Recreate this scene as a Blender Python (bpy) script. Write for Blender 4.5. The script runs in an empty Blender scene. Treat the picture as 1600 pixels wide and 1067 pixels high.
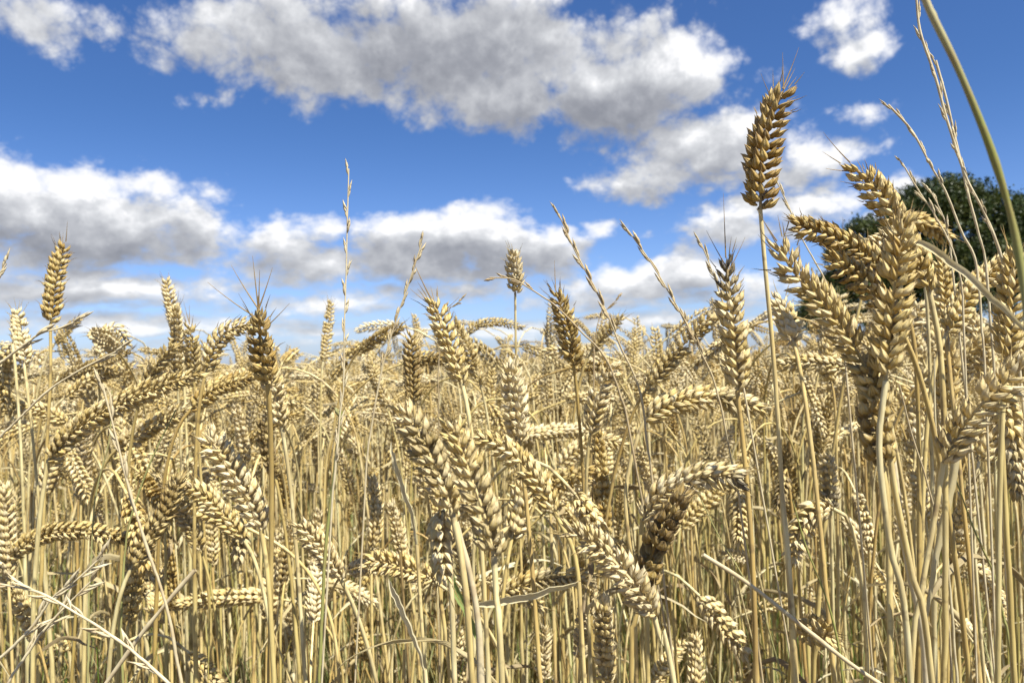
import bpy, math, numpy as np
from mathutils import Vector, Matrix
R = math.radians
S = bpy.context.scene
COL = S.collection
rng = np.random.default_rng(11)

# ------------------------------------------------------------------ camera, world, sun, exposure
F = 1244.0                     # focal length in pixels of the 1600 px wide photograph
CAMZ = 0.80
PITCH = math.atan2(29.0, F)    # horizon a little under the middle
ROLL = R(1.5)                  # the camera was held slightly askew: the horizon climbs to the right
cam = bpy.data.cameras.new('camera'); co = bpy.data.objects.new('camera', cam); COL.objects.link(co)
cam.sensor_width = 36; cam.lens = 36 * F / 1600
cam.clip_start = 0.02; cam.clip_end = 9000
co.matrix_world = Matrix.Translation((0, 0, CAMZ)) @ Matrix.Rotation(R(90) + PITCH, 4, 'X') @ Matrix.Rotation(-ROLL, 4, 'Z')
cam.dof.use_dof = True; cam.dof.focus_distance = 0.41; cam.dof.aperture_fstop = 22
S.camera = co
SUN_EL, SUN_AZ = 58.0, 140.0   # azimuth clockwise from the view direction (+Y)
sl = bpy.data.lights.new('sun', 'SUN'); so = bpy.data.objects.new('sun', sl); COL.objects.link(so)
sl.energy = 5.0; sl.angle = R(0.53); sl.color = (1.0, 0.965, 0.87)
sd = Vector((math.sin(R(SUN_AZ)) * math.cos(R(SUN_EL)), math.cos(R(SUN_AZ)) * math.cos(R(SUN_EL)), math.sin(R(SUN_EL))))
so.rotation_euler = sd.to_track_quat('Z', 'Y').to_euler(); so.location = sd * 50
S.view_settings.view_transform = 'Standard'; S.view_settings.look = 'None'
S.view_settings.exposure = 1.12; S.view_settings.gamma = 1

def pix_dir(px, py):
    a, b = (px - 800) / F, -(py - 533.5) / F
    v = np.array([a * math.cos(ROLL) + b * math.sin(ROLL), 1.0, -a * math.sin(ROLL) + b * math.cos(ROLL)])
    c, s = math.cos(PITCH), math.sin(PITCH)
    return np.array([v[0], v[1] * c - v[2] * s, v[1] * s + v[2] * c])
def P(px, py, d):              # a point at depth d seen at photo pixel px, py
    return np.array([0, 0, CAMZ]) + pix_dir(px, py) * d

class NT:                      # small helper to write node graphs
    def __init__(s, tree): s.t = tree; s.l = tree.links
    def n(s, typ, ins=None, **kw):
        nd = s.t.nodes.new(typ)
        for k, v in kw.items(): setattr(nd, k, v)
        for k, v in (ins or {}).items():
            sock = nd.inputs[k]
            if isinstance(v, bpy.types.NodeSocket): s.l.new(v, sock)
            elif isinstance(v, bpy.types.Node): s.l.new(v.outputs[0], sock)
            else: sock.default_value = v
        return nd
    def m(s, op, a, b=0.0, c=0.0, clamp=False):
        return s.n('ShaderNodeMath', {0: a, 1: b, 2: c}, operation=op, use_clamp=clamp).outputs[0]
    def vm(s, op, a, b=None, c=None):
        ins = {0: a}
        if b is not None: ins[1] = b
        if c is not None: ins[2] = c
        return s.n('ShaderNodeVectorMath', ins, operation=op)
    def mix(s, f, a, b, bt='MIX'):
        nd = s.n('ShaderNodeMix', data_type='RGBA', blend_type=bt)
        for k, v in ((0, f), (6, a), (7, b)):
            if isinstance(v, bpy.types.NodeSocket): s.l.new(v, nd.inputs[k])
            else: nd.inputs[k].default_value = v if k == 0 else (*v, 1) if len(v) == 3 else v
        return nd.outputs[2]
    def ss(s, x, a, b, lo=0.0, hi=1.0):
        return s.n('ShaderNodeMapRange', {0: x, 1: a, 2: b, 3: lo, 4: hi}, interpolation_type='SMOOTHSTEP').outputs[0]

# clouds: centre x, y, half width, half height (all turned into directions of the sky), weight
CLOUDS = [
 (255,70,110,60,.8),(300,160,80,42,.75),(400,60,170,80,1),(560,90,190,85,1.15),(740,80,220,105,1.2),(800,150,190,80,1.1),
 (960,150,190,80,1.1),(900,60,220,60,1),(1070,110,100,80,1.1),(1150,160,80,40,.7),(720,0,260,40,1),(480,0,200,50,1),(560,140,140,60,.8),(1020,60,120,40,.6),
 (1110,225,150,62,1.05),(1010,278,110,44,1),(1180,262,150,52,1),(1265,250,75,42,.85),(940,300,50,26,.6),(1130,290,170,40,.7),
 (1125,350,85,48,1.1),(1265,330,105,50,1.0),(1190,372,80,26,.6),(1210,115,60,40,.6),(1130,30,90,30,.3),
 (1300,38,70,46,1.0),(1340,72,58,44,.95),(1345,180,60,28,.85),(1240,10,50,20,.4),
 (20,300,130,75,1.1),(130,325,170,82,1.15),(90,370,190,55,1.05),(250,350,120,62,1.1),(210,300,70,48,.7),(345,335,55,32,.7),
 (300,272,75,20,.62),(425,305,45,18,.4),(20,392,80,30,.9),
 (420,385,100,52,1.05),(480,365,70,42,.9),(470,415,150,42,1),(640,372,110,52,1.1),(740,375,120,56,1.15),(720,408,210,40,1.05),(850,400,110,45,1),
 (930,360,55,24,.75),(1010,368,40,16,.5),(950,300,0.1,0.1,0),
 (90,440,170,34,.9),(280,452,150,36,.9),(160,470,260,24,.75),(520,470,190,26,.8),(760,455,150,26,.75),(660,500,250,18,.6),
 (1000,440,120,42,1),(1090,420,80,45,1.05),(1160,450,90,40,.9),(930,470,160,24,.8),(1080,490,200,16,.6),(1420,300,50,32,.9),
 (430,400,90,50,1.0),(300,375,110,55,1.0),(660,455,260,20,.9),(150,455,240,26,1.0),(1040,250,120,60,.9),(330,455,200,24,.8),(200,510,360,22,.85),(560,518,240,18,.75),(880,508,300,20,.85),(350,540,520,12,.6),(100,485,200,18,.6),(1180,500,200,18,.7),(430,440,140,30,.8),(1290,440,120,40,.8),
 (60,15,140,50,.85),(40,80,100,60,.62),(120,90,70,50,.5),(100,150,45,32,.45),
]
# grey undersides of the thick clouds
SHADES = [(640,75,230,60,.9),(420,95,120,45,.6),(900,30,190,38,.75),(1000,15,120,30,.5),(930,185,170,45,.9),(760,195,120,30,.6),(1130,245,120,24,.4),(1080,292,150,18,.6),
 (130,392,180,22,.85),(60,350,90,26,.4),(290,385,90,28,.7),(200,330,80,20,.35),(740,410,190,34,.85),(600,410,60,25,.5),(470,425,110,20,.55),(1100,375,60,16,.5),
 (300,272,80,16,.5),(80,470,160,16,.5),(300,480,120,14,.4),(520,490,160,10,.4),(780,475,120,10,.4),(1080,455,160,14,.5),(930,490,140,10,.4),(60,10,110,22,.7),(1000,366,40,14,.3),(880,420,90,18,.5)]
GAPS = [(430,265,230,34,.7),(560,300,120,30,.6),(385,350,28,60,.55),(330,428,110,9,.45),(985,395,45,20,.6),(640,455,110,12,.5),(1060,345,25,35,.4),(220,185,120,60,.8),(640,230,200,22,.7),(1200,60,45,60,.5),(220,60,25,60,.35)]
def ellipses(k, wp, items, smooth, f=.75):
    total = None
    for (cx, cy, rx, ry, a) in items:
        if a <= 0: continue
        d = pix_dir(cx, cy); az = math.atan2(d[0], d[1]); el = math.atan2(d[2], math.hypot(d[0], d[1]))
        sx, sy = F / rx * math.cos(az) ** 2 * f, F / ry * f
        v = k.vm('MULTIPLY_ADD', wp, (sx, sy, 0), (-az * sx, -el * sy, 0))
        b = k.ss(k.vm('LENGTH', v).outputs['Value'], 0.0, 1.5, a, 0.0)
        total = b if total is None else k.n('ShaderNodeMath', {0: total, 1: b, 2: smooth}, operation='SMOOTH_MAX').outputs[0]
    return total
def build_world():
    w = bpy.data.worlds.new('World'); S.world = w; w.use_nodes = True
    w.cycles.sampling_method = 'MANUAL'; w.cycles.sample_map_resolution = 256
    t = w.node_tree; t.nodes.clear(); n = NT(t)
    # density group
    g = bpy.data.node_groups.new('cloud_density', 'ShaderNodeTree')
    g.interface.new_socket('P', in_out='INPUT', socket_type='NodeSocketVector')
    g.interface.new_socket('D', in_out='OUTPUT', socket_type='NodeSocketFloat')
    k = NT(g); gi = g.nodes.new('NodeGroupInput'); go = g.nodes.new('NodeGroupOutput')
    p = gi.outputs[0]
    sep = k.n('ShaderNodeSeparateXYZ', {0: p})
    # features get smaller and flatter towards the horizon
    q = k.n('ShaderNodeCombineXYZ', {0: sep.outputs[0], 1: k.m('MULTIPLY', k.m('POWER', k.m('MAXIMUM', sep.outputs[1], 0.002), 0.62), 1.25), 2: 0.37})
    wn = k.n('ShaderNodeTexNoise', {'Vector': q, 'Scale': 7.0, 'Detail': 3.0, 'Roughness': .55}, noise_dimensions='3D')
    wv = k.vm('SUBTRACT', wn.outputs['Color'], (.5, .5, .5))
    wp = k.vm('MULTIPLY_ADD', wv, (.07, .035, 0), p)
    total = ellipses(k, wp, CLOUDS, .08, .79)
    total = k.m('MULTIPLY_ADD', ellipses(k, wp, GAPS, .05, .8), -.5, total)
    # cumulus elsewhere in the sky, outside the placed ones
    gn = k.n('ShaderNodeTexNoise', {'Vector': q, 'Scale': 3.2, 'Detail': 2.0}, noise_dimensions='3D')
    absaz = k.m('ABSOLUTE', sep.outputs[0])
    out = k.m('MAXIMUM', k.ss(absaz, .60, .8), k.ss(sep.outputs[1], .46, .7))
    total = k.m('MAXIMUM', total, k.m('MULTIPLY', k.ss(gn.outputs[0], .42, .68), out))
    f1 = k.n('ShaderNodeTexNoise', {'Vector': q, 'Scale': 13.0, 'Detail': 9.0, 'Roughness': .62, 'Distortion': .25}, noise_dimensions='3D')
    vo = k.n('ShaderNodeTexVoronoi', {'Vector': k.vm('MULTIPLY_ADD', wv, (.05, .05, 0), q), 'Scale': 24.0, 'Detail': 3.0, 'Roughness': .55, 'Lacunarity': 2.2}, feature='F1')
    bil = k.m('SUBTRACT', .45, vo.outputs['Distance'])
    fb = k.m('ADD', k.m('MULTIPLY', k.m('SUBTRACT', f1.outputs[0], .5), 1.45), k.m('MULTIPLY', bil, .46))
    g.links.new(k.m('ADD', k.m('SUBTRACT', total, .42), k.m('MULTIPLY', fb, k.ss(sep.outputs[1], .03, .2, .55, .80))), go.inputs[0])
    # ---- world
    tc = n.n('ShaderNodeTexCoord'); s3 = n.n('ShaderNodeSeparateXYZ', {0: tc.outputs['Generated']})
    az = n.m('ARCTAN2', s3.outputs[0], s3.outputs[1])
    el = n.m('ARCSINE', s3.outputs[2])
    pp = n.n('ShaderNodeCombineXYZ', {0: az, 1: el, 2: 0.0}).outputs[0]
    def dens(off):
        gg = n.n('ShaderNodeGroup'); gg.node_tree = g
        t.links.new(n.vm('ADD', pp, off).outputs[0] if off else pp, gg.inputs[0]); return gg.outputs[0]
    d0 = dens(None); d1 = dens((.012, .024, 0)); d2 = dens((.02, .075, 0))
    alpha = n.ss(d0, -.17, .30)
    # sunlit upper billows, grey undersides: how much cloud lies on the way up towards the sun
    rim = n.m('SUBTRACT', d0, d1)
    nw = n.n('ShaderNodeTexNoise', {'Vector': pp, 'Scale': 11.0, 'Detail': 5.0, 'Roughness': .6})
    sw = n.vm('MULTIPLY_ADD', n.vm('SUBTRACT', nw.outputs['Color'], (.5, .5, .5)).outputs[0], (.16, .09, 0), pp).outputs[0]
    shade = ellipses(n, sw, SHADES, .1, .62)
    shade = n.m('MULTIPLY', shade, n.ss(d0, .0, .45, .55, 1.0))
    far = n.m('MULTIPLY', n.ss(n.m('ABSOLUTE', az), .6, .8), n.m('MULTIPLY', n.ss(d2, -.1, .6), .6))
    thick = n.m('ADD', n.m('MULTIPLY', n.m('MAXIMUM', shade, far), .74), n.m('ADD', n.m('MULTIPLY', n.ss(d2, -.1, .7), .10), n.m('MULTIPLY', n.m('SUBTRACT', nw.outputs[0], .5), .5)))
    lit = n.m('SUBTRACT', n.m('ADD', .86, n.m('MULTIPLY', rim, .8)), thick, clamp=True)
    cr = n.n('ShaderNodeValToRGB', {0: lit})
    e = cr.color_ramp.elements
    e[0].position = 0; e[0].color = (.21, .22, .25, 1)
    e[1].position = 1; e[1].color = (.76, .76, .77, 1)
    for pos, c in ((.3, (.29, .30, .33, 1)), (.6, (.42, .43, .455, 1)), (.82, (.56, .57, .59, 1))):
        q_ = e.new(pos); q_.color = c
    sky = n.n('ShaderNodeTexSky', sky_type='NISHITA', sun_disc=False, sun_elevation=R(SUN_EL), sun_rotation=R(SUN_AZ))
    sky.air_density = 1.0; sky.dust_density = 0.6; sky.ozone_density = 2.6
    skc = n.mix(1.0, sky.outputs[0], n.mix(n.ss(el, -.04, .32), (.92, 1.06, 1.56), (.45, .68, 1.05)), 'MULTIPLY')
    bg1 = n.n('ShaderNodeBackground', {0: skc, 1: .054})
    bg2 = n.n('ShaderNodeBackground', {0: cr.outputs[0], 1: .635})
    # low clouds are seen through more air
    af = n.m('MULTIPLY', alpha, n.ss(el, -.02, .08, .65, .98))
    mx = n.n('ShaderNodeMixShader', {0: af, 1: bg1.outputs[0], 2: bg2.outputs[0]})
    n.n('ShaderNodeOutputWorld', {0: mx.outputs[0]})
build_world()

# ------------------------------------------------------------------ materials
def new_mat(name):
    m = bpy.data.materials.new(name); m.use_nodes = True; m.node_tree.nodes.clear()
    return m, NT(m.node_tree)
def finish(n, col, rough, bump=None, transl=0.0, spec=.35, strength=.3, dist=.001, tcol=None, gain=.91):
    col = n.mix(1.0, col, (gain, gain, gain), 'MULTIPLY')
    ins = {'Base Color': col, 'Roughness': rough, 'Specular IOR Level': spec}
    if bump is not None:
        b = n.n('ShaderNodeBump', {'Strength': strength, 'Distance': dist, 'Height': bump}); ins['Normal'] = b.outputs[0]
    p = n.n('ShaderNodeBsdfPrincipled', ins)
    out = p.outputs[0]
    if transl > 0:
        t = n.n('ShaderNodeBsdfTranslucent', {'Color': tcol or col})
        out = n.n('ShaderNodeMixShader', {0: transl, 1: p.outputs[0], 2: t.outputs[0]}).outputs[0]
    n.n('ShaderNodeOutputMaterial', {0: out})
def attrs(n):
    a = n.n('ShaderNodeAttribute', attribute_name='a1'); b = n.n('ShaderNodeAttribute', attribute_name='a2')
    sa = n.n('ShaderNodeSeparateXYZ', {0: a.outputs['Vector']}); sb = n.n('ShaderNodeSeparateXYZ', {0: b.outputs['Vector']})
    return sa.outputs[0], sa.outputs[1], sa.outputs[2], sb.outputs[0], sb.outputs[1], sb.outputs[2]
# a1 = (around, along, random of the piece)   a2 = (plant tone, weathering and painted shade, green)
def mat_husk():
    m, n = new_mat('wheat_husk'); u, v, hr, tone, dark, green = attrs(n)
    tcx = n.n('ShaderNodeTexCoord')
    ns = n.n('ShaderNodeTexNoise', {'Vector': tcx.outputs['Object'], 'Scale': 420.0, 'Detail': 5.0, 'Roughness': .7})
    ns2 = n.n('ShaderNodeTexNoise', {'Vector': tcx.outputs['Object'], 'Scale': 48.0, 'Detail': 2.0})
    t2 = n.m('ADD', tone, n.m('MULTIPLY', n.m('SUBTRACT', hr, .5), .42), clamp=True)
    t2 = n.m('ADD', t2, n.m('MULTIPLY', n.m('SUBTRACT', ns2.outputs[0], .5), .5), clamp=True)
    cr = n.n('ShaderNodeValToRGB', {0: t2}); e = cr.color_ramp.elements
    e[0].position = 0; e[0].color = (.80, .68, .42, 1); e[1].position = 1; e[1].color = (.31, .185, .035, 1)
    for pos, c in ((.3, (.76, .605, .29, 1)), (.55, (.63, .47, .16, 1)), (.8, (.45, .29, .065, 1))): q = e.new(pos); q.color = c
    c = cr.outputs[0]
    # papery pale margins and nerves, brown point
    c = n.mix(n.m('MULTIPLY', n.ss(v, .0, .25, .35, 0), 1.0), c, (.66, .56, .34))
    c = n.mix(n.m('MULTIPLY', n.ss(v, .66, 1.0), n.m('ADD', .25, n.m('MULTIPLY', hr, .55))), c, (.30, .19, .085))
    nerve = n.m('SINE', n.m('ADD', n.m('MULTIPLY', u, 6.283 * 6), n.m('MULTIPLY', ns2.outputs[0], 5.0)))
    c = n.mix(n.m('MULTIPLY', n.ss(nerve, .3, 1.0), .22), c, (.80, .70, .50))
    c = n.mix(n.m('MULTIPLY', n.ss(ns.outputs[0], .54, .70), .5), c, (.30, .20, .10))
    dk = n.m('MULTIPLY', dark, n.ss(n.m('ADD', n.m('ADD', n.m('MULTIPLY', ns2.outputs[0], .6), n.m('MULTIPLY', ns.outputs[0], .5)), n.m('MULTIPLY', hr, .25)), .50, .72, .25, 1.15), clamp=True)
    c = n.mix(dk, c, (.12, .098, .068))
    c = n.mix(green, c, (.25, .27, .06))
    h = n.m('ADD', n.m('MULTIPLY', nerve, .35), n.m('MULTIPLY', ns.outputs[0], 1.0))
    finish(n, c, .50, h, transl=.20, spec=.35, strength=.6, dist=.0007)
    return m
def mat_stem():
    m, n = new_mat('wheat_straw'); u, v, hr, tone, dark, green = attrs(n)
    tcx = n.n('ShaderNodeTexCoord')
    mp = n.n('ShaderNodeMapping', {'Vector': tcx.outputs['Object'], 'Scale': (1, 1, .10)})
    ns = n.n('ShaderNodeTexNoise', {'Vector': mp.outputs[0], 'Scale': 380.0, 'Detail': 4.0, 'Roughness': .6})
    n2 = n.n('ShaderNodeTexNoise', {'Vector': tcx.outputs['Object'], 'Scale': 16.0, 'Detail': 3.0})
    t2 = n.m('ADD', tone, n.m('MULTIPLY', n.m('SUBTRACT', n2.outputs[0], .5), .9), clamp=True)
    cr = n.n('ShaderNodeValToRGB', {0: t2}); e = cr.color_ramp.elements
    e[0].position = 0; e[0].color = (.69, .60, .34, 1); e[1].position = 1; e[1].color = (.25, .155, .045, 1)
    for pos, c in ((.35, (.63, .49, .20, 1)), (.7, (.46, .315, .10, 1))): q = e.new(pos); q.color = c
    c = n.mix(n.m('MULTIPLY', n.ss(ns.outputs[0], .38, .64), .55), cr.outputs[0], (.33, .225, .09))
    n3 = n.n('ShaderNodeTexNoise', {'Vector': tcx.outputs['Object'], 'Scale': 95.0, 'Detail': 3.0})
    c = n.mix(n.m('MULTIPLY', n.ss(n3.outputs[0], .58, .68), .65), c, (.17, .11, .06))
    c = n.mix(dark, c, (.17, .105, .045))
    c = n.mix(green, c, (.20, .26, .045))
    finish(n, c, .46, ns.outputs[0], transl=.0, spec=.4, strength=.35, dist=.0006)
    return m
def mat_leaf():
    m, n = new_mat('dry_leaf'); u, v, hr, tone, dark, green = attrs(n)
    tcx = n.n('ShaderNodeTexCoord')
    ns = n.n('ShaderNodeTexNoise', {'Vector': tcx.outputs['Object'], 'Scale': 110.0, 'Detail': 4.0, 'Roughness': .65})
    cr = n.n('ShaderNodeValToRGB', {0: n.m('ADD', tone, n.m('MULTIPLY', n.m('SUBTRACT', ns.outputs[0], .5), .9), clamp=True)}); e = cr.color_ramp.elements
    e[0].position = 0; e[0].color = (.70, .63, .42, 1); e[1].position = 1; e[1].color = (.30, .215, .10, 1)
    q = e.new(.5); q.color = (.53, .44, .22, 1)
    st = n.m('SINE', n.m('MULTIPLY', u, 60.0))
    c = n.mix(n.m('MULTIPLY', n.ss(st, 0., 1.), .25), cr.outputs[0], (.72, .62, .42))
    c = n.mix(dark, c, (.16, .11, .06))
    c = n.mix(green, c, (.15, .25, .035))
    finish(n, c, .55, st, transl=.30, spec=.3, strength=.25, dist=.0003)
    return m
def mat_grass():
    m, n = new_mat('grass_straw'); u, v, hr, tone, dark, green = attrs(n)
    c = n.mix(tone, (.70, .61, .40), (.38, .27, .12)); c = n.mix(dark, c, (.16, .10, .07)); c = n.mix(green, c, (.21, .25, .03))
    tcx = n.n('ShaderNodeTexCoord')
    ns = n.n('ShaderNodeTexNoise', {'Vector': tcx.outputs['Object'], 'Scale': 130.0, 'Detail': 3.0})
    c = n.mix(n.m('MULTIPLY', n.ss(ns.outputs[0], .45, .7), .4), c, (.34, .22, .10))
    finish(n, c, .5, ns.outputs[0], transl=.12, spec=.3, strength=.2)
    return m
HUSK, STEM, LEAF, GRASS = mat_husk(), mat_stem(), mat_leaf(), mat_grass()

# ------------------------------------------------------------------ mesh buffers
def mesh_obj(name, parts, mats, parent=None, origin=(0, 0, 0)):
    """parts: list of (verts Nx3, quads Mx4, a1 Nx3, a2 Nx3, material index) -> ONE mesh object"""
    vs, fs, a1, a2, mi = [], [], [], [], []; k = 0
    for (v, f, x, y, m) in parts:
        vs.append(v); fs.append(f + k); a1.append(x); a2.append(y); mi.append(np.full(len(f), m, np.int32)); k += len(v)
    v = np.concatenate(vs) - np.asarray(origin); f = np.concatenate(fs).astype(np.int32)
    me = bpy.data.meshes.new(name)
    me.vertices.add(len(v)); me.vertices.foreach_set('co', v.astype(np.float32).ravel())
    me.loops.add(f.size); me.loops.foreach_set('vertex_index', f.ravel())
    me.polygons.add(len(f)); me.polygons.foreach_set('loop_start', np.arange(0, f.size, 4, dtype=np.int32))
    me.polygons.foreach_set('material_index', np.concatenate(mi))
    me.polygons.foreach_set('use_smooth', np.ones(len(f), bool))
    for nm, arr in (('a1', a1), ('a2', a2)):
        at = me.attributes.new(nm, 'FLOAT_VECTOR', 'POINT'); at.data.foreach_set('vector', np.concatenate(arr).astype(np.float32).ravel())
    for m in mats: me.materials.append(m)
    me.update(calc_edges=True)
    o = bpy.data.objects.new(name, me); COL.objects.link(o)
    if parent: o.parent = parent
    return o
def tag(o, label=None, cat=None, group=None, kind=None):
    for k, v in (('label', label), ('category', cat), ('group', group), ('kind', kind)):
        if v: o[k] = v
    return o

# ------------------------------------------------------------------ curves and tubes
def catmull(pts, n):
    pts = np.asarray(pts, float)
    if len(pts) == 2: return pts[0] + (pts[1] - pts[0]) * np.linspace(0, 1, n)[:, None]
    p = np.vstack([2 * pts[0] - pts[1], pts, 2 * pts[-1] - pts[-2]])
    out = []; m = len(pts) - 1
    for t in np.linspace(0, m, n):
        i = min(int(t), m - 1); f = t - i
        a, b, c, d = p[i], p[i + 1], p[i + 2], p[i + 3]
        out.append(.5 * (2 * b + (c - a) * f + (2 * a - 5 * b + 4 * c - d) * f ** 2 + (3 * b - a - 3 * c + d) * f ** 3))
    out = np.array(out)
    s = np.r_[0, np.cumsum(np.linalg.norm(np.diff(out, axis=0), axis=1))]
    q = np.linspace(0, s[-1], n)
    return np.stack([np.interp(q, s, out[:, k]) for k in range(3)], 1)
def nrm(v): return v / (np.linalg.norm(v, axis=-1, keepdims=True) + 1e-12)
def frames(c, n0):
    T = nrm(np.gradient(c, axis=0)); N = np.zeros_like(c); n_ = np.asarray(n0, float)
    for i in range(len(c)):
        n_ = n_ - T[i] * (T[i] @ n_); n_ = n_ / (np.linalg.norm(n_) + 1e-9); N[i] = n_
    return T, N, np.cross(T, N)
def arclen(c): return np.r_[0, np.cumsum(np.linalg.norm(np.diff(c, axis=0), axis=1))]
def grid_faces(rows, cols, wrap=True):
    i = np.arange(rows - 1)[:, None]; j = np.arange(cols if wrap else cols - 1)[None]
    j2 = (j + 1) % cols
    return np.stack([i * cols + j, i * cols + j2, (i + 1) * cols + j2, (i + 1) * cols + j], -1).reshape(-1, 4)
def tube(c, rad, nseg, a2, m=0, hr=.5):
    c = np.asarray(c); rad = np.broadcast_to(np.asarray(rad, float), (len(c),))
    T, N, B = frames(c, (0.93, .3, .12))
    th = np.linspace(0, 2 * np.pi, nseg, endpoint=False)
    v = c[:, None] + rad[:, None, None] * (np.cos(th)[None, :, None] * N[:, None] + np.sin(th)[None, :, None] * B[:, None])
    x = np.zeros((len(c), nseg, 3)); x[..., 0] = th / 6.2832; x[..., 1] = np.linspace(0, 1, len(c))[:, None]; x[..., 2] = hr
    y = np.broadcast_to(np.asarray(a2, float) if np.ndim(a2) == 1 else np.asarray(a2)[:, None], (len(c), nseg, 3))
    return (v.reshape(-1, 3), grid_faces(len(c), nseg), x.reshape(-1, 3), y.reshape(-1, 3).copy(), m)
def ribbon(c, wid, n0, a2, m=0, cup=.25, twist=0.0, thick=0.0):
    T, N, B = frames(c, n0); n = len(c); cols = 5
    ang = np.linspace(0, twist, n)[:, None]
    X = N * np.cos(ang) + B * np.sin(ang); Y = np.cross(T, X)
    q = np.linspace(-1, 1, cols)
    w = np.asarray(wid)[:, None, None]
    v = c[:, None] + w * .5 * (q[None, :, None] * X[:, None] + cup * 2 * (q ** 2)[None, :, None] * Y[:, None])
    x = np.zeros((n, cols, 3)); x[..., 0] = (q + 1) / 2; x[..., 1] = np.linspace(0, 1, n)[:, None]; x[..., 2] = rng.random()
    y = np.broadcast_to(np.asarray(a2, float), (n, cols, 3))
    return (v.reshape(-1, 3), grid_faces(n, cols, False), x.reshape(-1, 3), y.reshape(-1, 3).copy(), m)

# ------------------------------------------------------------------ husks and ears
PV = [0, .10, .26, .42, .58, .74, .88, 1.0]; PR = [.30, .68, .97, 1.0, .82, .50, .19, .02]
def husk_template(nu, nv):
    v = np.linspace(0, 1, nv + 1); r = np.interp(v, PV, PR); th = np.linspace(0, 2 * np.pi, nu, endpoint=False) + .5 * np.pi
    x = r[:, None] * np.cos(th)[None]
    s = np.sin(th)[None]
    y = r[:, None] * np.where(s > 0, s + .22 * np.maximum(s, 0) ** 6, .45 * s) + (.55 * np.sin(np.pi * v * .92) + (.30 * v ** 3 + .35 * np.clip(v - .75, 0, 1) / .25 * v))[:, None]
    z = np.repeat(v[:, None], nu, 1)
    u = np.repeat((((th - .5 * np.pi) / 6.2832 + .5) % 1)[None], nv + 1, 0)
    return np.stack([x, y, z], -1).reshape(-1, 3), grid_faces(nv + 1, nu), u.ravel(), z.ravel()
TMPL = {'a': husk_template(8, 8), 'b': husk_template(5, 5), 'c': husk_template(4, 3), 'g': husk_template(5, 5)}
def place_husks(lod, base, dirv, out, L, W, Th, tone, dark, green, r, rv=None):
    tv, tf, u, vv = TMPL[lod]; n = len(base)
    dirv = nrm(dirv); side = nrm(np.cross(dirv, out)); out = np.cross(side, dirv)
    V = (base[:, None] + tv[None, :, 2:3] * (L[:, None, None] * dirv[:, None]) + tv[None, :, 0:1] * (W[:, None, None] * side[:, None])
         + tv[None, :, 1:2] * (Th[:, None, None] * out[:, None]))
    Fq = tf[None] + (np.arange(n) * len(tv))[:, None, None]
    a1 = np.zeros((n, len(tv), 3)); a1[..., 0] = u; a1[..., 1] = vv; a1[..., 2] = (r.random(n) if rv is None else rv)[:, None]
    a2 = np.zeros((n, len(tv), 3)); a2[..., 0] = np.broadcast_to(tone, (n,))[:, None]; a2[..., 1] = np.broadcast_to(dark, (n,))[:, None]; a2[..., 2] = np.broadcast_to(green, (n,))[:, None]
    return V.reshape(-1, 3), Fq.reshape(-1, 4), a1.reshape(-1, 3), a2.reshape(-1, 3)
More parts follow.
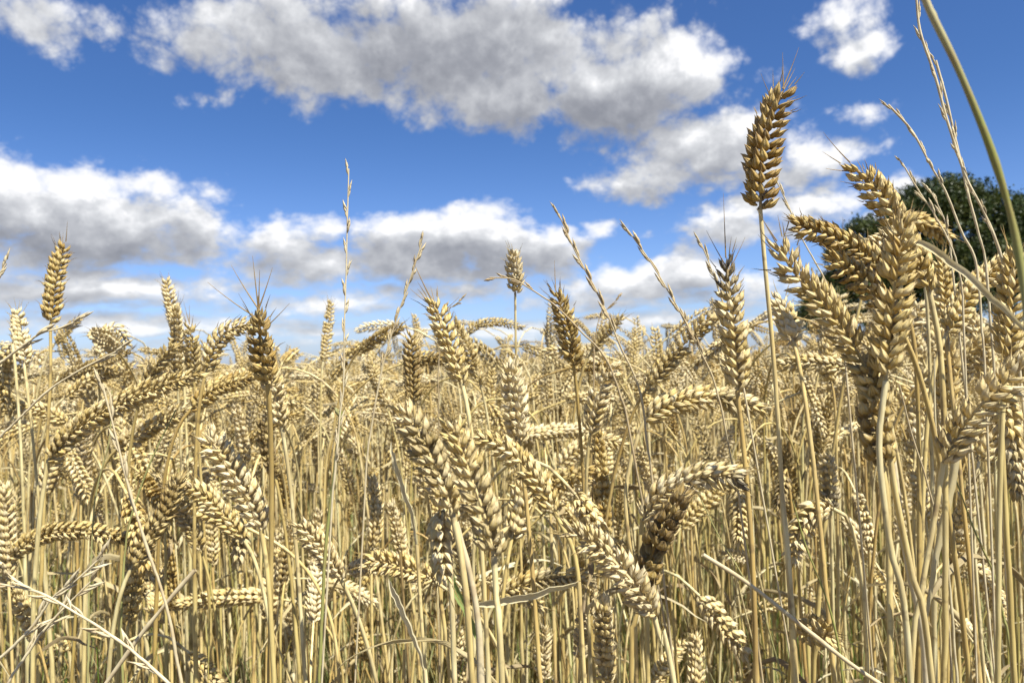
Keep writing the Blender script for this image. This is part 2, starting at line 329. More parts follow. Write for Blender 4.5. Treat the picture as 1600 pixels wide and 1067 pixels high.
def ear_mesh(curve, n0, lod, tone, r, wscale=1.0, dark=None, open_=0.0, pitch=.0030, awns=True):
    """ear of alternating spikelets grown along a curve (base -> tip)"""
    taper = r.uniform(.25, .6); fullness = r.uniform(.9, 1.1); lenk = r.uniform(.88, 1.08); gape = r.uniform(0, 1)
    s = arclen(curve); Ltot = s[-1]; T, N, B = frames(curve, n0)
    nsp = max(9, int(round(Ltot / pitch / max(.8, min(wscale, 1.25))))); k = Ltot / nsp / .0037
    base, dv, ou, LL, WW, TT, dk, fr = [], [], [], [], [], [], [], []
    if lod == 'a': spec = [(.55, 2.5, 0, 19, 25, 9.0, 2.3, 1.7), (.55, -2.5, 0, 19, -25, 9.0, 2.3, 1.7), (1.9, 1.7, 1.5, 31, 14, 10.2, 2.4, 2.1), (1.9, -1.7, 2.2, 31, -14, 10.2, 2.4, 2.1), (3.1, .1, 3.3, 40, 0, 9.2, 2.0, 1.8)]
    elif lod == 'b': spec = [(1.4, 2.4, 0, 18, 22, 10, 2.1, 1.7), (1.4, -2.4, 0, 18, -22, 10, 2.1, 1.7), (2.8, 0, 2.3, 32, 0, 10.8, 2.4, 2.1)]
    else: spec = [(1.8, 1.6, 0, 24, 14, 10.8, 2.7, 2.6), (1.8, -1.6, 1.5, 24, -14, 10.8, 2.7, 2.6)]
    for i in range(nsp):
        f = (i + .5) / nsp; sd_ = 1 if i % 2 else -1
        env = min(1, .66 + f * 2.6) * (1 - taper * max(0, (f - .6) / .4) ** 1.4) * wscale * fullness * r.uniform(.84, 1.12)
        z0 = i / (nsp - 1) * (Ltot - .0058)
        if r.random() < .02: continue
        wild = r.random() < .05 + .09 * gape
        for (x, y, z, tx, ty, L, W, Th) in spec:
            tx = R(tx * (1 + open_) + r.normal(0, 6)); ty = R(ty * (1 + open_) + r.normal(0, 7))
            if wild: tx += R(r.uniform(-4, 22)); ty += R(r.normal(0, 14))
            if f > .9: tx *= .5; ty *= .7
            if lod == 'a' and r.random() < .03: continue
            base.append((sd_ * x * env, y * env, z0 * 1000 + z * k)); 
            dv.append((sd_ * math.sin(tx), math.sin(ty), math.cos(tx) * math.cos(ty)))
            ou.append((sd_ * (1 if abs(y) < 2 else .75), np.sign(y) * (.55 if abs(y) < 2 else .8), 0))
            q = r.uniform(.9, 1.1)
            LL.append(L * .93 * lenk * q * max(.85, min(k, 1.15)) * (.72 + .28 * env)); WW.append(W * q * env); TT.append(Th * q * env); fr.append(f)
    base, dv, ou = np.array(base) / 1000, np.array(dv), np.array(ou); LL, WW, TT, fr = [np.array(a) for a in (LL, WW, TT, fr)]
    LL /= 1000; WW /= 1000; TT /= 1000
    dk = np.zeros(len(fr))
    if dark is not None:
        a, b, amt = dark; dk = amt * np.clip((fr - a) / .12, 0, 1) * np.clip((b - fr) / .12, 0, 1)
    V, Fq, a1, a2 = place_husks(lod, base, dv, ou, LL, WW, TT, tone, dk, 0, r)
    parts = [[V, Fq, a1, a2, 0]]
    if awns and lod in 'ab':
        sel = np.where(r.random(len(fr)) < (.15 + .35 * fr ** 2) * (1 if lod == 'a' else .4))[0]
        for j in sel:
            d = nrm(dv[j]); al = r.uniform(.002, .006) * (1 + 1.0 * (fr[j] > .85))
            p0 = base[j] + d * LL[j] * .93 + nrm(ou[j]) * TT[j] * .2
            c = np.array([p0, p0 + d * al * .5, p0 + d * al + r.normal(0, .0004, 3)])
            tb = tube(c, [.00032, .0002, .00005], 3, (min(1, tone + .45), .25, 0)); parts.append(list(tb))
    if lod == 'a':   # rachis
        parts.append(list(tube(np.array([(0, 0, z) for z in np.linspace(0, Ltot * .93, 12)]), .0007, 5, (tone, 0, 0))))
    for pr in parts:   # bend the straight ear onto its curve
        v = pr[0]; z = np.clip(v[:, 2], 0, None); zc = np.minimum(z, Ltot * .9999)
        def it(A): return np.stack([np.interp(zc, s, A[:, q]) for q in range(3)], 1)
        C_, T_, N_, B_ = it(curve), it(T), it(N), it(B)
        pr[0] = C_ + v[:, :1] * N_ + v[:, 1:2] * B_ + (z - zc + np.minimum(v[:, 2], 0))[:, None] * T_
    vs = np.concatenate([p[0] for p in parts]); k0 = 0; fs = []
    for p_ in parts: fs.append(p_[1] + k0); k0 += len(p_[0])
    return (vs, np.concatenate(fs), np.concatenate([p[2] for p in parts]), np.concatenate([p[3] for p in parts]), 0)
def stem_mesh(c, r0, r1, tone, r, nseg=8, green=0.0, nodes=True, m=0, dark=0.0):
    n = len(c); s = arclen(c); f = s / s[-1]
    rad = r0 + (r1 - r0) * f; tone = float(np.clip(tone + r.normal(0, .14), 0, 1)); a2 = np.zeros((n, 3)); a2[:, 0] = np.clip(tone + .35 * (.6 - f), 0, 1); a2[:, 2] = green * np.clip(1.3 - f, 0, 1); a2[:, 1] = dark
    if nodes:
        zs = r.uniform(.68, .86); sh = np.clip((zs - f) / .006, 0, 1); rad = rad * (.94 + .26 * sh); a2[:, 0] = np.clip(a2[:, 0] - .16 * sh + .06, 0, 1); a2[:, 1] = np.maximum(a2[:, 1], .4 * np.exp(-((f - zs) / .006) ** 2))
        c = c.copy()
        for zn in (r.uniform(.10, .2), r.uniform(.30, .42), r.uniform(.52, .66)):
            rad = rad * (1 + .38 * np.exp(-((s - zn * s[-1]) / .0035) ** 2)) * (1 + .20 * ((s > zn * s[-1]) & (s < (zn + .15) * s[-1])))
            c = c + (s > zn * s[-1])[:, None] * (s - zn * s[-1])[:, None] * np.r_[r.normal(0, .012, 2), 0] * (1 - f)[:, None]
            a2[:, 1] = np.maximum(a2[:, 1], .85 * np.exp(-((s - zn * s[-1]) / .003) ** 2))
    return tube(c, rad, nseg, a2, m)
def leaf_curve(p0, az, r, L, droop):
    d = np.array([math.cos(az), math.sin(az), 0]); t = np.linspace(0, 1, 14)
    a0 = R(r.uniform(15, 40)); a1_ = R(droop)
    ang = a0 + (a1_ - a0) * t ** .8 + r.normal(0, .05, 14).cumsum() * .5
    st = L / 13; side = np.cross(d, (0, 0, 1)) * r.normal(0, .5)
    pts = [np.array(p0)]
    for a, q in zip(ang[1:], t[1:]): pts.append(pts[-1] + st * (math.sin(a) * d + math.cos(a) * np.array([0, 0, 1]) + side * q * .5))
    return np.array(pts)
def leaf_mesh(p0, az, r, L=.12, W=.007, droop=140, tone=.4, green=0.0, m=0):
    c = leaf_curve(p0, az, r, L, droop); t = np.linspace(0, 1, len(c))
    c = c + np.cumsum(r.normal(0, .0007, c.shape), 0)
    w = .8 * W * np.clip(np.minimum(.35 + t * 4, 1) * (1 - t ** 2.2) * np.clip(1 + r.normal(0, .22, len(t)), .4, 1.4) + .03, .02, 1)
    return ribbon(c, w, np.cross((math.cos(az), math.sin(az), 0), (0, 0, 1)), (tone, r.choice([0, 0, .35]), green), m, cup=r.uniform(.2, .9), twist=r.normal(0, 4.0))

def bez(a, b, c, d, n):
    t = np.linspace(0, 1, n)[:, None]
    return (1 - t) ** 3 * a + 3 * (1 - t) ** 2 * t * b + 3 * (1 - t) * t ** 2 * c + t ** 3 * d
def resample(c, n, dense_nodes=True):
    s = arclen(c); q = np.linspace(0, s[-1], n)
    return np.stack([np.interp(q, s, c[:, k]) for k in range(3)], 1)

LAND = []    # landmarks for the descriptions: (x, y, phrase)
def build_wheat(ear_pts, stem_c, label, group, tone=.4, roll=0.0, wscale=1.0, dark=None, open_=0.0, r=rng, awns=(), leaf=None, sr=(.0021, .0015), green=0.0, lod='a', stone=None):
    """one plant: Empty at the foot > stem, ear (> awn), leaf"""
    foot = stem_c[0]
    root = bpy.data.objects.new('wheat_stalk', None); COL.objects.link(root); root.location = foot; root.empty_display_size = .02
    tag(root, label, 'wheat', group)
    st = stone if stone is not None else min(1, max(0, tone * .5 + r.uniform(-.05, .5)))
    mesh_obj('stem', [stem_mesh(stem_c, sr[0] * .80, sr[1] * .84, st, r, 8 if lod == 'a' else 6, green)], [STEM], root, foot)
    mid = ear_pts[len(ear_pts) // 2]; view = nrm(mid - np.array([0, 0, CAMZ])); T = nrm(ear_pts[-1] - ear_pts[0])
    n0 = nrm(np.cross(ear_pts[1] - ear_pts[0], view)); b0 = np.cross(nrm(ear_pts[1] - ear_pts[0]), n0)
    n0 = n0 * math.cos(roll) + b0 * math.sin(roll)
    e = mesh_obj('ear', [ear_mesh(ear_pts, n0, lod, tone, r, wscale, dark, open_)], [HUSK], root, foot)
    tip, tb = ear_pts[-1], nrm(ear_pts[-1] - ear_pts[-3])
    for (fa, ln, dx, dz) in awns:      # long awns: where on the ear, length, direction in the picture
        j = int(fa * (len(ear_pts) - 1)); p0 = ear_pts[j]; L = ln
        dirv = nrm(np.array([dx, .1 * r.normal(), dz])); p0 = p0 - dirv * .001; L = L + .007
        c = np.array([p0 + dirv * L * t + np.array([.0, 0, .12 * L * t * t]) for t in np.linspace(0, 1, 7)])
        mesh_obj('awn', [tube(c, np.linspace(.00042, .00007, 7), 4, (.8, .55, 0))], [STEM], e, foot)
    if leaf:
        for (fz, az, L, W, droop) in leaf:
            p0 = stem_c[int(fz * (len(stem_c) - 1))]
            mesh_obj('leaf', [leaf_mesh(p0, az, r, L, W, droop, min(1, st + r.uniform(-.1, .4)))], [LEAF], root, foot)
    return root

# ------------------------------------------------------------------ the wheat ears one can point at in the photograph
GR_H = 'wheat ears standing nearest in the field'
# label | ear pixels base->tip | width px | options (tone, roll, dark, st = stem pixels, dm = distance factor, aw = awns, lf = leaves)
H = []
def hero(label, ear, w, land=None, **k): H.append((label, ear, w, land, k))
hero('tall golden brown wheat ear standing alone highest above the field against the clouds', [(1188,328),(1190,262),(1202,195),(1224,136)], 54, 'tallest brown ear', tone=.82, roll=.5, dark=(.5,1.1,.18), st=[(1196,430),(1210,585),(1222,800),(1236,1067)], open_=.22, aw=[(1,.012,.5,1),(1,.008,0,1),(.93,.009,.7,1),(.85,.009,-.5,.9),(.55,.006,.8,.8)], sr=(.0019,.0012), stone=.35)
hero('slim golden ear standing tall on the far left against the clouds', [(79,505),(84,450),(92,410),(103,376)], 31, 'tall ear on the far left', tone=.62, roll=.3, st=[(78,600),(70,760),(62,1067)], aw=[(1,.008,.2,1)])
hero('small blurred pale ear rising above the left crop against white cloud', [(280,528),(268,480),(259,434)], 24, 'pale ear above the left crop', tone=.28, roll=.2)
hero('short stubby whitish ear on a thin stalk standing alone in mid sky', [(805,457),(804,425),(802,389)], 31, 'short whitish ear in mid sky', tone=.10, roll=.9, st=[(806,550),(810,700),(815,1067)], sr=(.0016,.0012))
hero('upright ear with a mouldy dark grey top and a long vertical bristle', [(1152,610),(1146,520),(1140,460),(1134,400)], 50, 'dark grey topped ear', tone=.34, roll=.25, dark=(.68,1.2,.92), st=[(1165,720),(1178,870),(1185,1067)], aw=[(1,.022,0,1),(.95,.013,-.6,1),(.9,.012,.6,1)])
hero('dark brown bristly ear with spread awns rising against the sky at centre left', [(418,600),(408,540),(404,483)], 52, 'bristly dark brown ear', tone=.66, roll=1.0, dark=(0.5,1.1,.22), aw=[(1,.016,-.7,1),(1,.016,-.1,1),(1,.012,.4,1),(.9,.022,-1,.6),(.7,.012,.8,.6),(1,.010,.1,1)], open_=.15)
hero('pale ear directly under the bristly dark brown ear', [(440,668),(428,610),(418,560)], 44, None, tone=.25, roll=.4, dm=1.1)
hero('golden ear reaching up left highest in the right hand cluster against sky', [(1452,455),(1422,395),(1385,320),(1326,252)], 58, 'highest ear of the right cluster', tone=.48, roll=.35, dm=1.05, aw=[(1,.010,-.8,.8),(.95,.008,-1,0),(.8,.008,-1,.05)], st=[(1470,560),(1478,760),(1480,1067)])
hero('big upright golden ear in the middle of the right hand cluster', [(1384,595),(1390,520),(1400,430),(1414,335)], 62, 'big upright ear of the right cluster', tone=.55, roll=.15, st=[(1378,700),(1400,850),(1440,1067)], stone=.3)
hero('brown ear lying almost level, pointing left at the sky beside the right cluster', [(1385,425),(1335,388),(1290,366),(1232,348)], 44, 'level brown ear of the right cluster', tone=.66, roll=.2, dm=1.0, st=[(1420,500),(1432,640),(1430,1067)], aw=[(1,.008,-.3,-1),(.5,.006,0,1)])
hero('thick golden ear just under the level brown ear', [(1400,505),(1368,460),(1330,425),(1292,402)], 56, None, tone=.64, roll=.9, dm=1.08)
hero('very long big ear slanting down right, its tip beside the tallest stalk', [(1382,640),(1345,560),(1290,480),(1240,425),(1212,374)], 58, 'long slanting ear of the right cluster', tone=.42, roll=.2, dm=.96, aw=[(1,.008,-.6,.9),(.8,.006,-1,.1),(.6,.006,-1,.2)], st=[(1395,760),(1420,900),(1450,1067)])
hero('short brown ear curving right behind the highest ear of the right cluster', [(1400,350),(1440,348),(1488,376)], 36, None, tone=.62, roll=.6, dm=1.15)
hero('pale husky short ear hanging open between the ears of the right cluster', [(1420,372),(1390,372),(1352,388)], 34, None, tone=.15, roll=.5, open_=.5, dm=1.02)
hero('level pale ear pointing left below the long slanting ear of the right cluster', [(1350,582),(1310,572),(1262,566),(1216,571)], 36, None, tone=.32, roll=.15, dm=1.02)
hero('fat shaded brown ear standing low beneath the right cluster', [(1380,728),(1368,660),(1358,575)], 72, 'fat shaded ear', tone=.70, roll=1.45, dm=1.2, dark=(.0,1.1,.30))  # dark paints its shade along the whole ear
hero('pale ear leaning left just right of the tallest stalk', [(1240,535),(1228,498),(1212,460)], 46, None, tone=.14, roll=.9, dm=1.1)
hero('narrow golden ear standing before the dark tree', [(1478,500),(1476,450),(1470,392)], 40, None, tone=.46, roll=.05)
hero('golden ear leaning right towards the edge in front of the dark tree', [(1480,520),(1520,450),(1578,402)], 44, None, tone=.42, roll=.5, dm=1.05)
hero('upright ear at the right edge with its top before the dark tree', [(1572,565),(1578,480),(1586,388)], 52, 'upright ear at the right edge', tone=.48, roll=.4)
hero('big pale ear leaning up right near the right edge with clearly separate husks', [(1474,722),(1500,672),(1545,620),(1612,560)], 58, 'big pale ear near the right edge', tone=.30, roll=.1, st=[(1462,800),(1440,930),(1425,1067)], open_=.1, sr=(.0018,.0014))
hero('dull shaded ear hanging along the right edge at mid height', [(1562,600),(1575,680),(1592,785)], 60, None, tone=.30, roll=1.2, dark=(.45,1.1,.35), dm=1.2)  # shade on the hanging tip half is put into the husk colour
hero('golden ear crossing low behind the right edge ear', [(1440,600),(1500,560),(1560,520)], 40, None, tone=.40, roll=.6, dm=1.3)
hero('pale ear tucked under the right cluster between two bright stems', [(1440,560),(1420,520),(1440,470)], 42, None, tone=.22, roll=.3, dm=1.5)
hero('long ear arching level right under the grey topped ear, dark spot near its tip', [(1008,655),(1050,630),(1110,622),(1160,630),(1202,644)], 42, 'long level arching ear', tone=.36, roll=.12, dark=(.55,.78,.55), st=[(990,700),(975,780),(985,900),(990,1067)])
hero('ear bowing right with a blackened tip above the dark shaded ear', [(1004,812),(1030,775),(1080,748),(1125,742),(1168,750)], 46, 'bowing ear with blackened tip', tone=.18, roll=.2, dark=(.86,1.2,.8), st=[(1000,860),(1010,950),(1012,1067)], dm=.94)
hero('dark brown shaded ear standing steeply under the bowing ear', [(1003,925),(1020,860),(1045,810),(1072,765)], 60, 'dark shaded ear', tone=.85, roll=1.4, dark=(-.2,1.2,.38), dm=1.14, st=[(990,980),(985,1067)])  # shade from the bowing ear above is painted into the husks
hero('pale ear slanting down right to a joint near the bottom centre', [(1022,962),(985,905),(935,855),(876,822)], 54, 'pale slanting ear at bottom centre', tone=.22, roll=.3, st=[(1035,1010),(1055,1067)], dm=.95, open_=.15)
hero('golden ear slanting down right across the middle of the field', [(866,800),(835,745),(790,702),(735,678)], 48, 'golden slanting ear in mid field', tone=.45, roll=.12, st=[(900,880),(910,1067)], dm=1.0)
hero('large dull ear leaning left, the right one of a parallel pair', [(772,868),(755,800),(730,730),(700,650)], 66, 'right one of the parallel pair', tone=.42, roll=.2, dark=(-.2,.65,.38), st=[(778,940),(790,1067)])  # lower husks coloured darker to stand for shade, tip left bright
hero('large dull ear leaning left, the left one of a parallel pair', [(706,800),(685,740),(655,680),(622,628)], 60, 'left one of the parallel pair', tone=.38, roll=.2, dark=(.1,.9,.42), st=[(722,880),(738,1067)], sr=(.0020,.0017))  # dark here is painted shade along the middle of the ear
hero('white feathery upright ear below the short whitish ear', [(812,690),(804,620),(798,560)], 48, 'white feathery upright ear', tone=.06, roll=1.1, open_=.25, dm=1.05)
hero('short pale ear pointing right, right of the golden slanting ear', [(872,730),(905,700),(945,688),(982,698)], 34, None, tone=.28, roll=.1, dm=1.15)
hero('upright pale ear leaning right, above the short pale ear', [(922,680),(935,620),(960,562)], 42, None, tone=.22, roll=.3, dm=1.15)
hero('very long golden ear climbing right across the left of the field', [(76,718),(125,665),(190,628),(260,600),(322,580)], 42, 'very long ear on the left', tone=.45, roll=.12, st=[(64,800),(56,930),(54,1067)], stone=.35, sr=(.0021,.0016))
hero('brown ear continuing right beyond the very long ear on the left', [(298,640),(335,608),(402,585)], 34, None, tone=.62, roll=.2, dm=1.05)
hero('second golden ear lying just below the very long ear on the left', [(185,700),(235,665),(300,635)], 38, None, tone=.36, roll=.3, dm=1.25)
hero('bright pale feathery ear leaning left at centre left', [(408,828),(385,775),(355,725),(318,672)], 50, 'bright pale ear at centre left', tone=.20, roll=.4, open_=.3, st=[(420,900),(432,1067)])
hero('golden ear pointing up left, left of the bright pale ear', [(380,842),(345,800),(310,768),(268,755)], 38, None, tone=.38, roll=.12)
hero('ear lying level in the lower left behind a pale stem', [(18,868),(60,838),(120,828),(202,842)], 36, 'level ear in the lower left', tone=.48, roll=.15, dm=1.05)
hero('dull ear rising right beside the level ear in the lower left', [(205,888),(235,835),(262,790),(285,735)], 42, None, tone=.55, roll=.9, dark=(-.2,1.1,.25))
hero('slender pale ear leaning left below the bright pale ear', [(532,905),(505,860),(462,812)], 42, None, tone=.24, roll=.3)
hero('beaded ear hanging straight down below the left one of the parallel pair', [(692,800),(688,850),(695,912)], 58, 'beaded hanging ear', tone=.28, roll=1.5, dm=1.0)
hero('small pale tuft of an ear pointing left below the beaded hanging ear', [(705,905),(680,905),(643,918)], 26, None, tone=.15, roll=.4, dm=1.02)
hero('half shaded ear lying level to the right near the bottom centre', [(778,930),(825,910),(880,900),(930,905)], 36, 'half shaded level ear', tone=.38, roll=.12, dark=(.4,.75,.5), st=[(760,980),(755,1067)])  # the shaded part is a painted dark band past the middle
hero('loose pale ear drooping left from a bent stalk at lower right', [(1302,795),(1272,800),(1248,835),(1238,888)], 42, 'drooping loose ear at lower right', tone=.24, roll=.4, open_=.5)
hero('pale ear with a dark lower half, above the drooping loose ear', [(1298,795),(1296,750),(1290,700)], 40, None, tone=.20, roll=1.2, dark=(-.2,.4,.6), dm=1.15)
hero('tiny dry tuft on a side stalk left of the drooping loose ear', [(1168,872),(1150,868),(1124,864)], 18, None, tone=.15, roll=.5, open_=.5, dm=.7)
hero('small white ear lying level, left of the beaded hanging ear', [(545,892),(570,885),(598,892)], 28, None, tone=.05, roll=.3)
hero('small dark ear below the bristly dark brown ear', [(430,745),(418,700),(408,652)], 36, None, tone=.70, roll=1.2, dark=(-.2,1.1,.5), dm=1.15)
hero('upright golden ear with fine bristles rising into the sky at centre', [(722,600),(700,530),(672,464)], 46, 'bristled golden ear at centre', tone=.46, roll=.4, aw=[(1,.015,-.5,1),(.9,.010,-.9,.6),(.8,.008,.9,.6)])
hero('dark golden ear standing upright left of the bristled golden ear', [(646,628),(644,570),(642,516)], 32, None, tone=.74, roll=.15, dark=(-.2,1.1,.25))  # this ear's shade is painted in through dark
hero('thin ear arching level to the right over the skyline at centre', [(722,528),(745,508),(780,503),(820,513)], 17, None, tone=.48, roll=.2)
hero('thin golden ear pointing right at the skyline, left of centre', [(562,548),(595,525),(634,508)], 22, None, tone=.52, roll=.2)
hero('ear leaning left between the bristled golden ear and the short whitish ear', [(750,600),(732,548),(708,498)], 26, None, tone=.44, roll=.2)
hero('narrow closed ear like a blade on the skyline right of the bristly dark ear', [(505,565),(512,520),(517,470)], 20, None, tone=.34, roll=.5)
hero('brownish ear rising against the sky right of the short whitish ear', [(896,570),(885,510),(868,452)], 36, 'brownish ear right of centre', tone=.62, roll=.3, aw=[(1,.012,0,1)])
hero('small golden ear leaning right at the skyline beside the brownish ear', [(925,548),(945,520),(976,492)], 24, None, tone=.40, roll=.5)
hero('golden ear climbing right towards the dark grey topped ear', [(1008,612),(1040,570),(1080,525),(1120,488)], 38, 'golden ear climbing right', tone=.42, roll=.35, dm=1.1)
hero('golden ear bending right into the bristly dark brown ear', [(322,580),(335,540),(360,515),(398,505)], 36, None, tone=.40, roll=.25)
hero('golden ear leaning right over the left crop', [(225,610),(245,570),(276,535)], 32, None, tone=.46, roll=.3)
hero('upright bristled ear right of the pale ear above the left crop', [(302,585),(300,545),(296,505)], 28, None, tone=.45, roll=.3, aw=[(1,.012,-.3,1),(1,.008,0,1)])
hero('thin ear lying to the right at the left skyline, upper of two', [(95,592),(145,570),(208,548)], 24, None, tone=.42, roll=.2)
hero('thin ear lying to the right at the left skyline, lower of two', [(100,622),(150,590),(212,573)], 24, None, tone=.38, roll=.2, dm=.97)
hero('curled over pale ear like a hook on the left skyline', [(155,558),(160,525),(185,515),(200,545)], 24, None, tone=.20, roll=.4)
hero('pale blurred upright ear at the far left skyline', [(38,570),(32,525),(26,482)], 28, None, tone=.20, roll=.3)
hero('small brown ear pointing right beside the tall ear on the far left', [(86,536),(105,515),(126,496)], 18, None, tone=.60, roll=.2)
hero('ear at the bottom edge left of the pale slanting ear, seen from its narrow side', [(948,1065),(944,1000),(940,935)], 42, None, tone=.28, roll=1.3, dm=1.05)
hero('small ear at the bottom edge right of the centre stalks', [(1086,1075),(1088,1030),(1084,985)], 36, None, tone=.30, roll=1.0)
hero('soft pale ear at the bottom edge right of the parallel pair', [(850,1065),(848,1020),(852,975)], 32, None, tone=.18, roll=.7)
hero('pale ear drooping left at the left edge under the tall ear', [(105,662),(65,640),(30,636),(0,648)], 26, None, tone=.42, roll=.2)
hero('thin light ear standing upright left of the parallel pair', [(582,860),(588,800),(582,745)], 30, None, tone=.30, roll=1.3)
hero('white ear standing in the shade right of the golden slanting ear', [(915,830),(912,785),(905,742)], 34, None, tone=.08, roll=.8, dm=1.1)
hero('pale golden ear directly behind the right one of the parallel pair', [(800,840),(812,790),(818,740)], 46, None, tone=.30, roll=1.0, dm=1.15)
hero('short golden ear with a hollow dark side at the bottom centre', [(812,895),(815,880),(805,868)], 22, None, tone=.6, roll=.5, dm=.8)
hero('dark drooping ear on the far side of the tallest stalk', [(1225,740),(1222,770),(1214,800)], 24, None, tone=.7, roll=.8, dark=(-.2,1.2,.6), dm=.8)
hero('ear hanging down at the left edge below the skyline', [(15,540),(5,580),(10,640)], 34, None, tone=.42, roll=.4, dm=1.2)
hero('blurred pale ear leaning left under the ear that leans into the dark tree', [(1548,625),(1535,550),(1508,478)], 42, None, tone=.26, roll=.6, dm=1.35)
hero('golden ear bending left at the right edge just above the big pale ear', [(1608,600),(1596,548),(1560,500)], 44, None, tone=.40, roll=.8, dm=1.25)
hero('small pale ear between the dark tree foot and the pale tucked ear', [(1452,545),(1462,500),(1456,455)], 32, None, tone=.20, roll=.7, dm=1.2)
hero('small golden ear standing in front of the low dark bush', [(1300,600),(1292,560),(1298,512)], 32, None, tone=.38, roll=.9, dm=1.2)
hero('pale ear bowed right behind the stems under the dark tree', [(1500,600),(1515,555),(1560,545)], 34, None, tone=.18, roll=.4, dm=1.2)
hero('dull golden ear filling the gap below the narrow ear before the tree', [(1475,640),(1482,580),(1474,525)], 44, None, tone=.50, roll=1.0, dm=1.3)
hero('pale upright ear between two thin stems beneath the right cluster', [(1432,690),(1440,640),(1436,590)], 40, None, tone=.16, roll=.5, dm=1.4)
hero('loose golden ear leaning out over the right edge below the skyline', [(1530,720),(1545,680),(1580,640)], 44, None, tone=.36, roll=.7, dm=1.4)

hero_feet = []
for (label, ear, w, land, k) in H:
    d = F * .0158 / w * k.get('dm', 1.0)
    r = np.random.default_rng(abs(hash((ear[0][0], ear[0][1], w))) % 99991)
    wsc = w * d / F / .0158 * .84
    sl_ = r.uniform(-.035, .035)
    E = [P(x, y, d * (1 + sl_ * i / max(1, len(ear) - 1))) for i, (x, y) in enumerate(ear)]
    ec = catmull(E, 24)
    T0 = nrm(ec[1] - ec[0])
    if 'st' in k:
        pts = [ec[0]] + [P(x, y, d) for (x, y) in k['st']]
        last = pts[-1]; dd = nrm(pts[-1] - pts[-2]); dd[0] *= .5; dd[1] = r.uniform(.0, .15)
        foot = last + dd * (last[2] / max(.3, -dd[2])); foot[2] = 0
        sc = catmull([foot, last + (foot - last) * .4] + pts[::-1], 90)
    else:
        up = T0[2]
        b2 = ec[0] - T0 * (.05 if up > .3 else .028)
        if up < -.2: b2 = b2 + np.array([0, 0, .012])
        foot = np.array([b2[0] - T0[0] * .02 + r.normal(0, .015), b2[1] + r.uniform(-.01, .05), 0])
        sc = bez(foot, foot + np.array([0, 0, b2[2] * .75]), b2, ec[0], 120)
        sc = resample(sc, 90)
    sc = sc.copy(); jit = np.cumsum(r.normal(0, .00025, (len(sc), 2)), 0); env = np.sin(np.linspace(0, np.pi, len(sc)))
    sc[:, 0] += jit[:, 0] * env; sc[:, 1] += jit[:, 1] * env
    sr = k.get('sr', (.0021, .0015))
    lf = [(r.uniform(.5, .85), r.uniform(0, 6.28), r.uniform(.07, .15), r.uniform(.004, .008), r.uniform(100, 175))] if r.random() < .35 else None
    build_wheat(ec, sc, label, GR_H, k.get('tone', .4), k.get('roll', 0), wsc, k.get('dark'), k.get('open_', 0) , r, k.get('aw', ()), lf, sr, r.choice([0, .1, .15, .3]), 'a', k.get('stone'))
    hero_feet.append(foot[:2])
    m_ = ear[len(ear) // 2]
    if land: LAND.append((m_[0], m_[1], land))

# ------------------------------------------------------------------ more single stalks between and behind them
def free_plant(r, h, pose=None):
    """curve of a whole plant, foot at the origin: stem points, ear points, peak height h"""
    q = r.random() if pose is None else pose
    th1 = R(r.uniform(2, 25)) if q < .42 else R(r.uniform(35, 85)) if q < .75 else R(r.uniform(95, 150))
    th2 = th1 + R(r.uniform(0, 15) if q < .42 else r.uniform(5, 35)); Le = r.uniform(.055, .085); th0 = R(abs(r.normal(0, 3.5)))
    n = 60; s = np.linspace(0, 1, n); bend = np.clip((s - (.86 if q < .42 else .80)) / .18, 0, 1) ** 1.5
    ang = th0 + (th1 - th0) * bend; ls = h / (n - 1)
    sx = np.r_[0, np.cumsum(np.sin(ang[1:]) * ls)]; sz = np.r_[0, np.cumsum(np.cos(ang[1:]) * ls)]
    ae = np.linspace(th1, th2, 16); le = Le / 15
    ex = sx[-1] + np.r_[0, np.cumsum(np.sin(ae[1:]) * le)]; ez = sz[-1] + np.r_[0, np.cumsum(np.cos(ae[1:]) * le)]
    k = h / max(sz.max(), ez.max()); dz = sz * (k - 1) if k < 1 else sz * (k - 1)
    off = (h - max(sz.max(), ez.max()))
    sz2 = sz + off * (s); ez2 = ez + off
    return np.stack([sx, 0 * sx, sz2], 1), np.stack([ex, 0 * ex, ez2], 1)
def project(p):
    v = np.asarray(p) - np.array([0, 0, CAMZ]); c, s = math.cos(PITCH), math.sin(PITCH)
    y = v[1] * c + v[2] * s; z = -v[1] * s + v[2] * c
    a, b = v[0] / y, z / y
    return 800 + F * (a * math.cos(ROLL) - b * math.sin(ROLL)), 533.5 - F * (a * math.sin(ROLL) + b * math.cos(ROLL))
used_labels = set()
